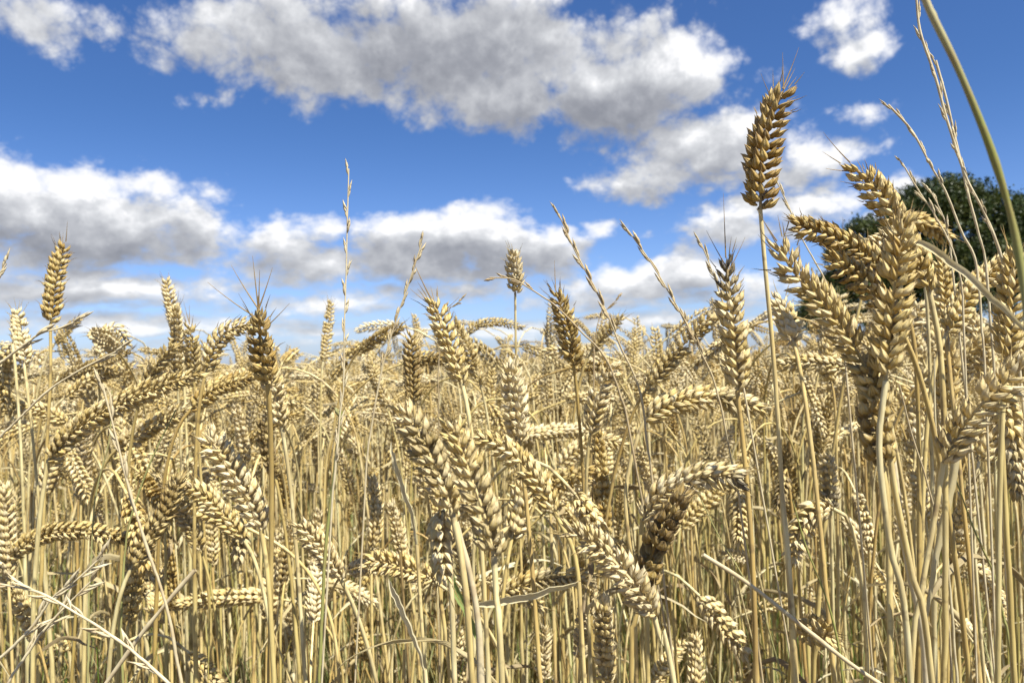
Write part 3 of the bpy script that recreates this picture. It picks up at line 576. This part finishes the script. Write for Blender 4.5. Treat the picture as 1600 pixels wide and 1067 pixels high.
def auto_label(ex, ey, tone, th, size, r):
    tn = 'creamy' if tone < .2 else 'pale' if tone < .36 else 'golden' if tone < .55 else 'brown'
    ps = 'upright' if abs(th) < 28 else ('nodding' if abs(th) < 95 else 'drooping')
    if ps != 'upright': ps += ' left' if th < 0 else ' right'
    sz = 'small ' if size < 85 else ''
    o = sorted(LAND, key=lambda a: (a[0] - ex) ** 2 + (a[1] - ey) ** 2)
    def rel(l):
        dx, dy = ex - l[0], ey - l[1]
        if abs(dx) > abs(dy): return 'right of' if dx > 0 else 'left of'
        return 'below' if dy > 0 else 'above'
    for a in o[:4]:
        for adv in ('just ', '', 'well '):
            dist = math.hypot(ex - a[0], ey - a[1])
            if adv == 'just ' and dist > 95 or adv == 'well ' and dist < 150: continue
            s = f'{sz}{tn} ear {ps}, {adv}{rel(a)} the {a[2]}'
            if s not in used_labels and len(s.split()) <= 16: used_labels.add(s); return s
    for a in o[:5]:
        for b in o[:6]:
            if a[2] == b[2]: continue
            s = f'{sz}{tn} {ps.split()[0]} ear {rel(a)} {a[2]} and {rel(b)} {b[2]}'
            if s not in used_labels and len(s.split()) <= 16: used_labels.add(s); return s
    return f'{sz}{tn} ear {ps} among the crowded ears behind the {o[0][2]}'
N_SINGLE = 300 - len(H)
GR_M = 'wheat stalks crowding behind the nearest ears'
# jittered positions, near to far
HALF = R(37)
def scatter(d0, d1, dens, r, half=HALF):
    n = int(half * (d1 * d1 - d0 * d0) * dens)
    d = np.sqrt(r.uniform(d0 * d0, d1 * d1, n)); a = r.uniform(-half, half, n)
    return np.stack([d * np.sin(a), d * np.cos(a)], 1)
rs = np.random.default_rng(5)
cand = scatter(.60, 1.7, 380, rs, R(33))
cand = cand[np.argsort(np.hypot(cand[:, 0], cand[:, 1]))]
hf = np.array(hero_feet); singles = 0; D_SINGLE = 1.0
for c in cand:
    d = math.hypot(*c)
    if d < .8 and rs.random() < .30: continue
    if np.min(np.hypot(hf[:, 0] - c[0], hf[:, 1] - c[1])) < .012: continue
    h = rs.uniform(.63, .75) if d < .85 else np.clip(rs.normal(.768, .045), .62, .86)
    if rs.random() < .24: h -= rs.uniform(.05, .2)
    stc, erc = free_plant(rs, h); az = rs.uniform(0, 6.283); ca, sa = math.cos(az), math.sin(az)
    def W_(a): return np.stack([a[:, 0] * ca - a[:, 1] * sa + c[0], a[:, 0] * sa + a[:, 1] * ca + c[1], a[:, 2]], 1)
    stc, erc = W_(stc), W_(erc)
    m_ = erc[8]; px, py = project(m_)
    if not (-10 < px < 1610 and py < 1060): continue
    ecv = erc[-1] - erc[0]; th = math.degrees(math.atan2(ecv[0], ecv[2])); tone = float(np.clip(rs.normal(.34, .16), .03, .85))
    size = .07 * F / m_[1]
    lf = [(rs.uniform(.45, .88), rs.uniform(0, 6.28), rs.uniform(.06, .16), rs.uniform(.004, .008), rs.uniform(110, 175))] if rs.random() < .4 else None
    build_wheat(erc, resample(stc, 60), auto_label(px, py, tone, th, size, rs), GR_M, tone, rs.uniform(0, 3), rs.uniform(.9, 1.1),
                (rs.uniform(-.2, .8), 1.2, rs.uniform(.1, .42)) if rs.random() < .22 else None, max(0, rs.normal(.05, .12)), rs, (), lf,
                (rs.uniform(.0016, .0022), rs.uniform(.0012, .0015)), rs.choice([0, 0, .15, .4]), 'a' if d < .95 else 'b')
    singles += 1; D_SINGLE = d
    if singles >= N_SINGLE: break
print('singles', singles, 'out to', D_SINGLE)

# ------------------------------------------------------------------ the rest of the crop: past 300 single stalks, one mass
def variant(lod, r):
    h = .74
    stc, erc = free_plant(r, h); n0 = (0, 1, 0) if r.random() < .5 else (.4, .8, .3)
    tone = .35
    parts = []
    if lod == 'b':
        parts.append(ear_mesh(erc, n0, 'b', tone, r, 1.05)); parts.append(stem_mesh(resample(stc, 26), .0020, .0014, .3, r, 5, 0, True, 1))
        if r.random() < .6: parts.append(leaf_mesh(resample(stc, 20)[r.integers(8, 17)], r.uniform(0, 6.28), r, r.uniform(.07, .18), .007, r.uniform(110, 175), .4, 0, 2))
    elif lod == 'c':
        parts.append(ear_mesh(erc, n0, 'c', tone, r, 1.05)); parts.append(stem_mesh(resample(stc, 9), .0020, .0015, .3, r, 3, 0, False, 1))
        if r.random() < .4: parts.append(leaf_mesh(resample(stc, 20)[r.integers(10, 17)], r.uniform(0, 6.28), r, r.uniform(.07, .16), .007, r.uniform(110, 175), .4, 0, 2))
    else:
        s = np.linspace(0, 1, 8); e = resample(erc, 8)
        rad = .0075 * np.array([.45, .95, .8, 1.1, .8, .95, .6, .1])
        parts.append(tube(e, rad, 4, (tone, .1, 0), 0)); parts.append(tube(resample(stc, 4), .002, 3, (.3, 0, 0), 1))
    vs, fs, a1, a2, mi = [], [], [], [], []; k = 0
    for (v, f, x, y, m) in parts: vs.append(v); fs.append(f + k); a1.append(x); a2.append(y); mi.append(np.full(len(f), m, np.int32)); k += len(v)
    return [np.concatenate(a) for a in (vs, fs, a1, a2, mi)]
def mass(name, zones, label, cat, seed):
    r = np.random.default_rng(seed); out = []
    for (lod, d0, d1, dens, nv, hm, hs) in zones:
        V = [variant(lod, r) for _ in range(nv)]
        p = scatter(d0, d1, dens, r); which = r.integers(0, nv, len(p))
        p = p[~((p[:, 1] > 54) & (p[:, 0] > 15))]; which = which[:len(p)]
        for i, (v, f, a1, a2, mi) in enumerate(V):
            q = p[which == i]; n = len(q)
            if not n: continue
            az = r.uniform(0, 6.283, n); sx = r.uniform(.9, 1.12, n)
            dd = np.hypot(q[:, 0], q[:, 1])
            # low, slow undulation of the crop
            und = .018 * np.sin(q[:, 0] * 1.7 + .6) * np.sin(q[:, 1] * .9 + 1.1)
            hh = np.clip(r.normal(hm, hs, n) + und, .5, .89); sz = hh / .74
            if d0 < 6: hh = hh - (r.random(n) < .28) * r.uniform(.05, .25, n); sz = hh / .74
            ca, sa = np.cos(az)[:, None], np.sin(az)[:, None]
            # heights change in the stalk, not in the ear: shift everything by the difference, squeezed near the foot
            zz = v[None, :, 2] + (hh - .74)[:, None] * np.clip(v[None, :, 2] / .6, 0, 1)
            X = (v[None, :, 0] * ca - v[None, :, 1] * sa) * sx[:, None] + q[:, :1]; Y = (v[None, :, 0] * sa + v[None, :, 1] * ca) * sx[:, None] + q[:, 1:2]
            VV = np.stack([X, Y, zz], -1).reshape(-1, 3)
            FF = (f[None] + (np.arange(n) * len(v))[:, None, None]).reshape(-1, 4)
            A1 = np.tile(a1, (n, 1)).reshape(n, -1, 3); A1[..., 2] = (A1[..., 2] + r.random(n)[:, None]) % 1
            A2 = np.tile(a2, (n, 1)).reshape(n, -1, 3).copy(); A2[..., 0] = np.clip(A2[..., 0] + r.normal(0, .22, n)[:, None], 0, .9)
            A2[..., 1] = np.clip(A2[..., 1] + (r.random(n) < .15)[:, None] * r.uniform(0, .5, n)[:, None], 0, 1)
            A2[..., 2] += (r.random(n) < .3)[:, None] * r.uniform(.08, .4, n)[:, None] * (v[None, :, 2] < .55)
            out.append((VV, FF, A1.reshape(-1, 3), A2.reshape(-1, 3), np.tile(mi, n)))
    vs, fs, a1, a2, mi = [], [], [], [], []; k = 0
    for (v, f, x, y, m) in out: vs.append(v); fs.append(f + k); a1.append(x); a2.append(y); mi.append(m); k += len(v)
    o = mesh_obj(name, [(np.concatenate(vs), np.concatenate(fs), np.concatenate(a1), np.concatenate(a2), 0)], [HUSK, STEM, LEAF])
    o.data.polygons.foreach_set('material_index', np.concatenate(mi)); o.data.update()
    print(name, len(o.data.polygons)); return tag(o, label, cat, None, 'stuff')
mass('wheat_field', [('b', D_SINGLE - .02, 2.1, 470, 26, .780, .055), ('c', 2.1, 4.4, 350, 24, .766, .05), ('d', 4.4, 11, 200, 16, .732, .042), ('d', 11, 34, 30, 12, .73, .04), ('d', 34, 90, 3, 12, .73, .04)],
     'ripe wheat crop stretching away behind the nearest stalks to the horizon', 'wheat field', 21)

# bare straw stems and leaf blades between the near stalks
def near_filler():
    r = np.random.default_rng(77); parts = []
    for p in scatter(.48, 2.4, 400, r, R(35)):
        h = r.uniform(.30, .70); lean = r.normal(0, .09, 2); q = np.linspace(0, 1, 12)
        c = np.stack([p[0] + lean[0] * q ** 1.5, p[1] + lean[1] * q, h * q], 1)
        a2 = np.zeros((12, 3)); a2[:, 0] = r.uniform(.0, 1); a2[:, 2] = r.choice([0, 0, .35]); a2[:, 1] = r.choice([0, 0, 0, .6])
        k = r.uniform(.5, 1)
        parts.append(tube(c, np.linspace(.0017, .0009, 12) * k, 5, a2, 0))
        if r.random() < .75: parts.append(leaf_mesh(c[r.integers(3, 11)], r.uniform(0, 6.28), r, r.uniform(.06, .22), r.uniform(.003, .008), r.uniform(50, 178), r.uniform(.0, 1), 0, 1))
    o = mesh_obj('dry_straw', parts, [STEM, LEAF]); tag(o, 'bare dry straws and withered leaf blades tangled between the wheat stalks', 'straw', None, 'stuff')
    parts = []
    for p in scatter(.50, 3.2, 260, r, R(35)):
        for _ in range(r.integers(1, 4)):
            h = r.uniform(.18, .60); az = r.uniform(0, 6.28); ln = r.uniform(.02, .14); t = np.linspace(0, 1, 9)
            c = np.stack([p[0] + math.cos(az) * ln * t ** 2, p[1] + math.sin(az) * ln * t ** 2, h * t], 1)
            parts.append(ribbon(c, r.uniform(.002, .0045) * (1 - t ** 2) + .0005, (math.sin(az), -math.cos(az), 0), (.3, 0, r.uniform(.3, 1)), 0, cup=.3, twist=r.normal(0, 1)))
    o = mesh_obj('grass', parts, [LEAF]); tag(o, 'thin green grass blades growing low between the wheat stems', 'grass', None, 'stuff')
near_filler()

# ------------------------------------------------------------------ wild grasses
def grass_stalk(label, pts, d, tone=.3, green=0.0, rad=.0009, head=(0, .6), pitch=.011, hl=.011, hw=.0013, spread=14, dd=0.0, seed=1, dark=0.0, group='wild grass stalks among the wheat', name='grass_stalk', rad_top=None, side=(), to_ground=True, off=(0, 0)):
    r = np.random.default_rng(seed); n = len(pts)
    W_ = [P(x, y, d + dd * i / (n - 1)) for i, (x, y) in enumerate(pts)]         # tip first, downwards
    if rad < .0015 and d > .3: rad = rad * .8; hw = hw * .78; hl = hl * .9
    c = catmull(W_, 60); c = c + np.cumsum(r.normal(0, .0003 * d, (60, 3)), 0) * (0 if rad_top and rad_top > .0009 else 1) * np.linspace(0, 1, 60)[:, None]
    if to_ground:
        last = c[-1]; g = nrm(c[-1] - c[-4]); g[1] = 0; g = nrm(g + np.array([0, 0, -.8])); foot = last + g * (last[2] / -g[2]); foot[2] = 0
        full = np.vstack([c, catmull([last, last * .5 + foot * .5 + np.array([0, .01, 0]), foot], 16)[1:]])
    else: full = c; foot = full[-1]
    up = full[::-1]
    root = bpy.data.objects.new(name, None); COL.objects.link(root); root.location = foot; root.empty_display_size = .02
    tag(root, label, 'grass', group)
    s = arclen(up); a2 = np.zeros((len(up), 3)); a2[:, 0] = tone; a2[:, 2] = green; a2[:, 1] = dark
    rt = rad_top or rad * .5
    if d < .3: a2[:, 2] *= .55 + .45 * np.sin(s * 38 + 1.0); a2[:, 0] = .5 + .3 * np.sin(s * 61)
    mesh_obj('stem', [tube(up, np.linspace(rad, rt, len(up)) * (1 + np.interp(np.arange(len(up)), np.arange(0, len(up) + 6, 6), r.normal(0, .09, len(range(0, len(up) + 6, 6))))), 8, a2)], [GRASS], root, foot)
    if head:
        Lh = arclen(c)[-1]; T, N, B = frames(c, (.9, .1, .3)); sc = arclen(c)
        base, dv, ou, LL, WW = [], [], [], [], []; q = head[0] * Lh + .003; i = 0
        while q < head[1] * Lh:
            f = q; C0 = np.array([np.interp(f, sc, c[:, k]) for k in range(3)]); Tt = -np.array([np.interp(f, sc, T[:, k]) for k in range(3)])
            Nn = np.array([np.interp(f, sc, N[:, k]) for k in range(3)]); Bb = np.cross(Tt, Nn)
            sgn = 1 if i % 2 else -1; o_ = nrm(Nn * sgn + Bb * r.normal(0, .4))
            for j in range(3):
                tl = R(spread * (.3 + .5 * j) + r.normal(0, 3)); base.append(C0 + o_ * rt * .8 + Tt * j * hl * .28); dv.append(Tt * math.cos(tl) + o_ * math.sin(tl) + np.cross(Tt, o_) * r.normal(0, .12)); ou.append(o_)
                LL.append(hl * r.uniform(.7, 1) * (1 - .12 * j)); WW.append(hw * r.uniform(.7, 1.1))
            q += pitch * r.uniform(.8, 1.2); i += 1
        z = np.array(WW)
        V, Fq, a1, aa = place_husks('g', np.array(base), np.array(dv), np.array(ou), np.array(LL), z, z * .8, min(1, tone + .08), dark, green * .7, r)
        mesh_obj('seed_head', [(V, Fq, a1, aa, 0)], [GRASS], root, foot)
    return root
gs = grass_stalk
gs('tall pale ryegrass stalk standing straight up alone at centre left against blue sky', [(545,264),(543,340),(541,430),(538,520),(536,600),(530,650),(520,760)], .40, .12, 0, .0007, (0,.92), .0095, .0085, .0011, 14, seed=1)
gs('dry ryegrass spike leaning right beside the bristled golden ear', [(659,380),(640,440),(616,515),(592,610),(575,720)], .45, .32, 0, .0008, (0,.62), .0075, .010, .0012, 6, seed=2)
gs('brownish ryegrass spike leaning left, left one of two before the clouds right of centre', [(873,334),(900,395),(940,470),(970,540),(1000,610),(1015,720)], .42, .50, 0, .0009, (0,.55), .0075, .010, .0013, 6, seed=3)
gs('brownish ryegrass spike leaning left, right one of two before the clouds right of centre', [(983,362),(1020,415),(1058,480),(1090,540),(1120,610),(1150,760)], .42, .45, 0, .0008, (0,.55), .0075, .010, .0013, 6, seed=4)
gs('very tall thin pale grass stem leaving the top of the picture at right', [(1431,-12),(1438,50),(1462,120),(1482,190),(1510,270),(1540,330),(1566,400),(1590,520)], .40, .10, 0, .0008, (0,.75), .010, .009, .0010, 9, seed=5, rad_top=.0006)
gs('second pale grass stem running beside the very tall one before the blue sky', [(1462,95),(1480,160),(1496,230),(1512,300),(1528,360),(1542,410),(1556,560)], .44, .15, 0, .0008, (0,.5), .012, .009, .0010, 9, seed=6, rad_top=.0006)
gs('thin pale stem curving left in front of the dark tree top', [(1388,164),(1425,205),(1455,258),(1480,300),(1505,360),(1530,412),(1545,560)], .42, .15, 0, .0008, (0,.35), .010, .008, .0010, 8, seed=7, rad_top=.0005)
gs('thin dry stem left of the dark tree rising from the right cluster', [(1410,255),(1436,300),(1462,340),(1490,400),(1505,470)], .46, .2, 0, .0008, (0,.6), .010, .009, .0011, 9, seed=8)
gs('short pale seedy stem in front of the dark tree', [(1452,295),(1470,330),(1482,365),(1492,430)], .48, .12, 0, .0008, (0,.8), .007, .008, .0011, 12, seed=9)
gs('thin stem slanting behind the tallest brown ear', [(1212,280),(1232,322),(1252,370),(1290,440),(1320,540)], .50, .2, 0, .0009, (0,.3), .010, .009, .0011, 8, seed=10)
gs('pale grass spike left of the dark grey topped ear', [(1095,380),(1108,410),(1122,450),(1135,500),(1150,560)], .44, .2, 0, .0008, (0,.5), .009, .010, .0011, 6, seed=11)
gs('brown seedy stem crossing behind the short whitish ear and falling right', [(765,434),(800,436),(830,452),(868,478),(905,515),(945,560),(975,640)], .46, .62, 0, .0009, (0,.28), .007, .007, .0011, 16, seed=12, dark=.2)
gs('thin drooping stem with seeds behind the bristled golden ear', [(722,468),(705,480),(690,492),(684,560),(680,640)], .62, .6, 0, .0008, (0,.35), .007, .009, .0012, 14, seed=13, dark=.2)
gs('small brown grass tip above the skyline right of the brownish ear', [(967,466),(950,482),(935,505),(930,560)], .62, .7, 0, .0008, (0,.4), .008, .009, .0012, 14, seed=14, dark=.3)
gs('pale stem lying across the left edge and pointing right', [(124,500),(95,512),(60,522),(25,545),(-15,575)], .40, .22, 0, .0010, (0,.7), .011, .012, .0012, 8, seed=15, to_ground=True)
gs('long pale stem slanting up right from the left edge across the crop', [(190,545),(130,575),(80,605),(40,640),(-15,690)], .38, .2, 0, .0009, (0,.3), .011, .012, .0012, 8, seed=16)
gs('dry seedhead tip poking in at the left edge against the clouds', [(10,412),(0,428),(-12,446),(-25,480)], .40, .12, 0, .0010, (0,.8), .008, .010, .0013, 10, seed=17)
gs('long rosy straw coloured stem slanting down right across the lower left', [(160,600),(178,670),(200,760),(228,850),(262,950),(285,1067)], .36, .30, 0, .0011, (0,.5), .014, .012, .0013, 8, seed=18, dark=.08)
gs('pale ryegrass spray reaching up right from the bottom left corner', [(160,868),(120,905),(80,935),(45,985),(0,1030)], .36, .12, 0, .0010, (0,.8), .010, .013, .0014, 22, seed=19)
gs('second pale ryegrass spray under the first at the bottom left corner', [(150,900),(105,945),(70,985),(30,1040),(10,1080)], .37, .15, 0, .0010, (0,.7), .011, .013, .0014, 24, seed=20)
gs('seedy grass stem sloping down right across the bottom left', [(0,912),(60,925),(115,955),(170,990),(225,1030),(275,1075)], .35, .22, .0, .0011, (0,.9), .013, .013, .0013, 20, seed=21)
gs('straight bare straw slanting down right across the lower right', [(1098,866),(1170,912),(1250,975),(1320,1030),(1385,1075)], .36, .30, 0, .0012, None, seed=22, rad_top=.0010)
gs('straight straw leaning up right in the lower left', [(305,890),(270,930),(225,985),(185,1040),(150,1090)], .38, .30, 0, .0013, None, seed=23, rad_top=.0010)
gs('green grass stem with a dark knot standing at centre left', [(533,642),(528,690),(520,760),(512,830),(505,930),(500,1067)], .42, .3, .75, .0011, (0,.03), .004, .006, .0016, 40, seed=24, dark=.1, rad_top=.0009)
gs('thin green stem slanting left in the lower left of the field', [(175,610),(170,690),(150,770),(140,880),(135,1067)], .50, .3, .6, .0009, None, seed=25)
gs('thin green stem crossing up right above the lower left ears', [(275,640),(245,700),(220,760),(195,850),(185,1000)], .48, .3, .7, .0010, None, seed=26)
gs('thin green stem curving down the lower right', [(1238,780),(1262,860),(1290,930),(1310,1000),(1320,1075)], .40, .3, .8, .0008, None, seed=27)
gs('thin green stem leaning left near the right edge', [(1490,740),(1520,820),(1555,900),(1575,980)], .42, .3, .7, .0009, None, seed=28)
gs('thin green stem slanting left at centre right', [(1090,770),(1125,840),(1160,900),(1190,960)], .50, .3, .6, .0008, None, seed=29)
gs('rosy thin stem among the bright stalks under the right cluster', [(1405,600),(1425,680),(1450,760),(1470,860),(1480,1000)], .44, .45, 0, .0009, None, seed=30, dark=.1)
gs('tall thin pale stem right of the rosy one', [(1460,560),(1462,660),(1475,800),(1490,940),(1500,1067)], .44, .1, .1, .0012, None, seed=31)
# the out of focus green stalk close to the lens
gs('thick blurred green stalk curving down from the top right corner', [(1436,-30),(1452,15),(1498,110),(1545,225),(1575,320),(1592,400),(1605,500),(1612,640)],   .205, .25, .80, .0009, (.02,.18), .012, .006, .0005, 5, seed=32, rad_top=.00091)
# two thick bright straws
gs('thick pale straw standing at the bottom left of the centre pair', [(712,815),(735,900),(748,980),(752,1075)], .37, .25, 0, .0017, None, seed=33, rad_top=.0014)
gs('thick bright straw leaning at the lower right under the right cluster', [(1372,600),(1395,720),(1412,850),(1440,980),(1448,1075)], .35, .12, 0, .0016, None, seed=34, rad_top=.0013)

def big_leaf(label, pts, d, w, tone, seed, dd=0.0, green=0.0, cup=.3, twist=.6):
    r = np.random.default_rng(seed); c = catmull([P(x, y, d + dd * i / (len(pts) - 1)) for i, (x, y) in enumerate(pts)], 26)
    t = np.linspace(0, 1, 26); ww = w * (np.minimum(.25 + t * 5, 1) * (1 - .6 * t ** 3)); ww[0] *= .2
    c = c + np.cumsum(r.normal(0, .0003, c.shape), 0)
    root = bpy.data.objects.new('withered_leaf', None); COL.objects.link(root); last = c[-1]; foot = np.array([last[0] + .01, last[1] + .02, 0]); root.location = foot
    tag(root, label, 'dry leaf', 'withered leaves hanging on broken straws')
    mesh_obj('blade', [ribbon(c, ww, (0, 0, 1), (tone, 0, green), 0, cup=cup, twist=twist)], [LEAF], root, foot)
    st = catmull([last, last * .6 + foot * .4 + np.array([.004, .0, .0]), foot], 30)[::-1]
    mesh_obj('stem', [stem_mesh(st, .0018, .0012, .35, r, 6)], [STEM], root, foot)
big_leaf('broad beige withered leaf bending down right in front of the right cluster', [(1412,378),(1450,385),(1500,420),(1550,468),(1612,520)], .34, .0030, .35, 1)
big_leaf('narrow folded dry leaf lying level at the bottom centre', [(742,946),(790,938),(850,930),(915,918)], .39, .0042, .25, 2, cup=.5)
big_leaf('thin curled pale leaf arching at centre left', [(610,690),(625,750),(650,810),(655,850)], .48, .0032, .15, 3, cup=.6)
big_leaf('curved pale leaf blade between the stalks at the lower left of centre', [(608,905),(625,940),(645,985),(660,1040)], .42, .0035, .1, 4, cup=.6)
big_leaf('straw coloured leaf blade leaning left before the green stem at lower right', [(1510,640),(1490,740),(1470,850),(1455,960)], .40, .0038, .4, 5, cup=.6)
big_leaf('green leaf blade slanting among the stems at the bottom centre', [(688,870),(705,910),(725,950),(745,1000)], .52, .0055, .2, 6, green=.8)

# ------------------------------------------------------------------ ground and far crop surface
def simple_mesh(name, v, f, mat, smooth=True):
    me = bpy.data.meshes.new(name); me.from_pydata([tuple(a) for a in v], [], [tuple(int(i) for i in a) for a in f]); me.materials.append(mat); me.update()
    if smooth: me.polygons.foreach_set('use_smooth', np.ones(len(me.polygons), bool))
    o = bpy.data.objects.new(name, me); COL.objects.link(o); return o
gm, n = new_mat('dry_soil'); tcx = n.n('ShaderNodeTexCoord')
ns = n.n('ShaderNodeTexNoise', {'Vector': tcx.outputs['Object'], 'Scale': 30.0, 'Detail': 8.0, 'Roughness': .7})
cc = n.mix(ns.outputs[0], (.05, .04, .022), (.20, .15, .085)); finish(n, cc, .9, ns.outputs[0], strength=.6, dist=.02)
xs = np.array([-6000, -800, -100, -20, -4, 0, 4, 20, 100, 800, 6000.]); V = [(x, y, 0) for y in xs for x in xs]
tag(simple_mesh('ground', V, grid_faces(11, 11, False), gm), kind='structure')
cm, n = new_mat('far_wheat_canopy'); tcx = n.n('ShaderNodeTexCoord')
ns = n.n('ShaderNodeTexNoise', {'Vector': tcx.outputs['Object'], 'Scale': 9.0, 'Detail': 10.0, 'Roughness': .75}); n2 = n.n('ShaderNodeTexNoise', {'Vector': tcx.outputs['Object'], 'Scale': .06, 'Detail': 4.0})
cc = n.mix(n.ss(ns.outputs[0], .3, .7), (.30, .20, .09), (.66, .53, .30)); cc = n.mix(n.m('MULTIPLY', n2.outputs[0], .35), cc, (.50, .36, .17)); finish(n, cc, .8, ns.outputs[0], strength=1.0, dist=.08)
def canopy():
    r = np.random.default_rng(3); ys = np.r_[np.linspace(7.5, 20, 60), np.linspace(20.5, 60, 60), np.geomspace(61, 500, 40)]; V, Fq = [], []
    nx = 120
    for y in ys:
        for i in range(nx):
            x = (-1 + 2 * i / (nx - 1)) * (y * .85 + 3)
            V.append((x, y, .66 + r.uniform(-.05, .05)))
    for f in grid_faces(len(ys), nx, False):
        a = V[f[0]]; b = V[f[2]]
        if b[1] > 55 and b[0] > 14.5: continue
        Fq.append(f)
    o = simple_mesh('distant_crop', V, Fq, cm); tag(o, 'far ripe wheat reading as one straw coloured surface up to the horizon', 'wheat field', None, 'stuff')
canopy()

# ------------------------------------------------------------------ trees behind the field
lm, n = new_mat('tree_foliage'); u, v, hr, tone, dark, green = attrs(n)
c = n.mix(hr, (.010, .022, .005), (.036, .060, .012)); c = n.mix(n.m('MULTIPLY', tone, .6), c, (.13, .14, .035)); finish(n, c, .5, None, transl=.22, spec=.3)
bm_, n = new_mat('bark'); tcx = n.n('ShaderNodeTexCoord'); ns = n.n('ShaderNodeTexNoise', {'Vector': tcx.outputs['Object'], 'Scale': 9.0, 'Detail': 6.0})
finish(n, n.mix(ns.outputs[0], (.05, .04, .03), (.17, .14, .10)), .85, ns.outputs[0], strength=.8, dist=.03)
def tree(name, label, cat, x, y, lobes, nleaf, seed, trunk_h, leaf=.24, tr=.35):
    r = np.random.default_rng(seed)
    root = bpy.data.objects.new(name, None); COL.objects.link(root); root.location = (x, y, 0); tag(root, label, cat, 'trees and bushes behind the field')
    parts = []; lob = np.array(lobes, float)
    top = lob[:, 2].max(); c = catmull([(0, 0, 0), (.2, 0, trunk_h * .5), (0, .1, trunk_h), (0, 0, top * .85)], 14)
    parts.append(tube(c, np.linspace(tr, tr * .25, 14), 9, (0, 0, 0)))
    for L in lob:
        z0 = r.uniform(.5, .8) * min(trunk_h * 1.3, L[2]); a = np.array([0, 0, z0]); b = L[:3]; m_ = (a + b) / 2 + np.array([0, 0, -.1 * L[3]])
        parts.append(tube(catmull([a, m_, b], 8), np.linspace(tr * .4, tr * .08, 8), 6, (0, 0, 0)))
    mesh_obj('trunk', parts, [bm_], root)
    # clumps on each lobe, leaves in each clump
    w = lob[:, 3] ** 2; w /= w.sum(); nleaf = int(nleaf * 1.9); ncl = nleaf // 38
    li = r.choice(len(lob), ncl, p=w); dr = nrm(r.normal(0, 1, (ncl, 3))); dr[:, 2] = np.where(dr[:, 2] < -.5, -dr[:, 2], dr[:, 2])
    rr = lob[li, 3] * r.uniform(.62, 1.08, ncl) * np.where(r.random(ncl) < .08, 1.12, 1)
    cc_ = lob[li, :3] + dr * rr[:, None] * np.array([1, 1, .82]); cs = r.uniform(.18, .5, ncl) * leaf * 5
    k = 38; ctr = np.repeat(cc_, k, 0) + r.normal(0, 1, (ncl * k, 3)) * np.repeat(cs, k)[:, None] * .5
    N_ = nrm(r.normal(0, 1, (len(ctr), 3)) + np.array([0, 0, .5])); t1 = nrm(np.cross(N_, r.normal(0, 1, (len(ctr), 3)))); t2 = np.cross(N_, t1)
    sz = (leaf * r.uniform(.5, 1, len(ctr)))[:, None]
    Q = np.stack([ctr - t1 * sz * .6, ctr + t2 * sz * .32, ctr + t1 * sz * .6, ctr - t2 * sz * .32], 1).reshape(-1, 3)
    a1 = np.zeros((len(Q), 3)); a1[:, 2] = np.clip(np.repeat(r.random(ncl), k * 4) * .6 + np.repeat(r.random(len(ctr)), 4) * .4, 0, 1)
    a2 = np.zeros((len(Q), 3)); a2[:, 0] = np.repeat(r.random(ncl) ** 3, k * 4)
    mesh_obj('crown', [(Q, np.arange(len(Q)).reshape(-1, 4), a1, a2, 0)], [lm], root)
def at(px, y): return (px - 800) / F * y
yT = 58.0; k_ = yT / F
def hz(py): return (562 - 18 - py) * k_ + CAMZ
x0 = at(1490, yT)
tree('broadleaf_tree', 'big dark green broadleaf tree with a rounded crown behind the right cluster', 'tree', x0, yT,
     [((1470-1490)*k_, 0, hz(345), 3.4), ((1500-1490)*k_, .5, hz(318), 2.6), ((1440-1490)*k_, 0, hz(345), 2.3), ((1405-1490)*k_, .3, hz(372), 1.9), ((1545-1490)*k_, 0, hz(345), 2.6), ((1460-1490)*k_, 0, hz(430), 3.6), ((1530-1490)*k_, -.4, hz(430), 3.6), ((1400-1490)*k_, 0, hz(440), 2.5), ((1490-1490)*k_, -1, hz(470), 3.4)], 46000, 4, 4.0)
x1 = at(1625, yT)
tree('broadleaf_tree', 'lower dark tree cut off by the right edge', 'tree', x1, yT + 1,
     [((1590-1625)*k_, 0, hz(375), 2.3), ((1640-1625)*k_, 0, hz(350), 2.8), ((1620-1625)*k_, 0, hz(440), 3.6), ((1700-1625)*k_, 0, hz(400), 3.4)], 24000, 5, 3.0)
x2 = at(1375, yT - 1)
tree('broadleaf_tree', 'shorter green tree left of the big tree, seen through the gaps in the right cluster', 'tree', x2, yT - 1,
     [((1360-1375)*k_, 0, hz(372), 1.7), ((1335-1375)*k_, 0, hz(410), 1.9), ((1390-1375)*k_, 0, hz(420), 2.1), ((1350-1375)*k_, 0, hz(470), 2.4), ((1300-1375)*k_, 0, hz(455), 1.6)], 18000, 6, 2.0, tr=.22)
x3 = at(1285, yT - 2)
tree('bush', 'low dark bush ending the hedge just right of the tallest stalk', 'bush', x3, yT - 2,
     [((1270-1285)*k_, 0, hz(490), 1.3), ((1295-1285)*k_, 0, hz(475), 1.5), ((1330-1285)*k_, 0, hz(500), 1.6), ((1262-1285)*k_, 0, hz(505), 1.2)], 9000, 7, .7, leaf=.16, tr=.12)
for i, px in enumerate((1400, 1480, 1570, 1680)):
    tree('bush', ('dark hedge bush under the shorter green tree', 'dark hedge bush under the middle of the big tree', 'dark hedge bush between the big tree and the edge tree', 'hedge bush beyond the right edge')[i], 'bush', at(px, yT - 3), yT - 3,
         [(-1.2, 0, 1.2, 1.3), (.3, .2, 1.5, 1.6), (1.6, 0, 1.1, 1.3)], 7000, 20 + i, .7, leaf=.16, tr=.12)
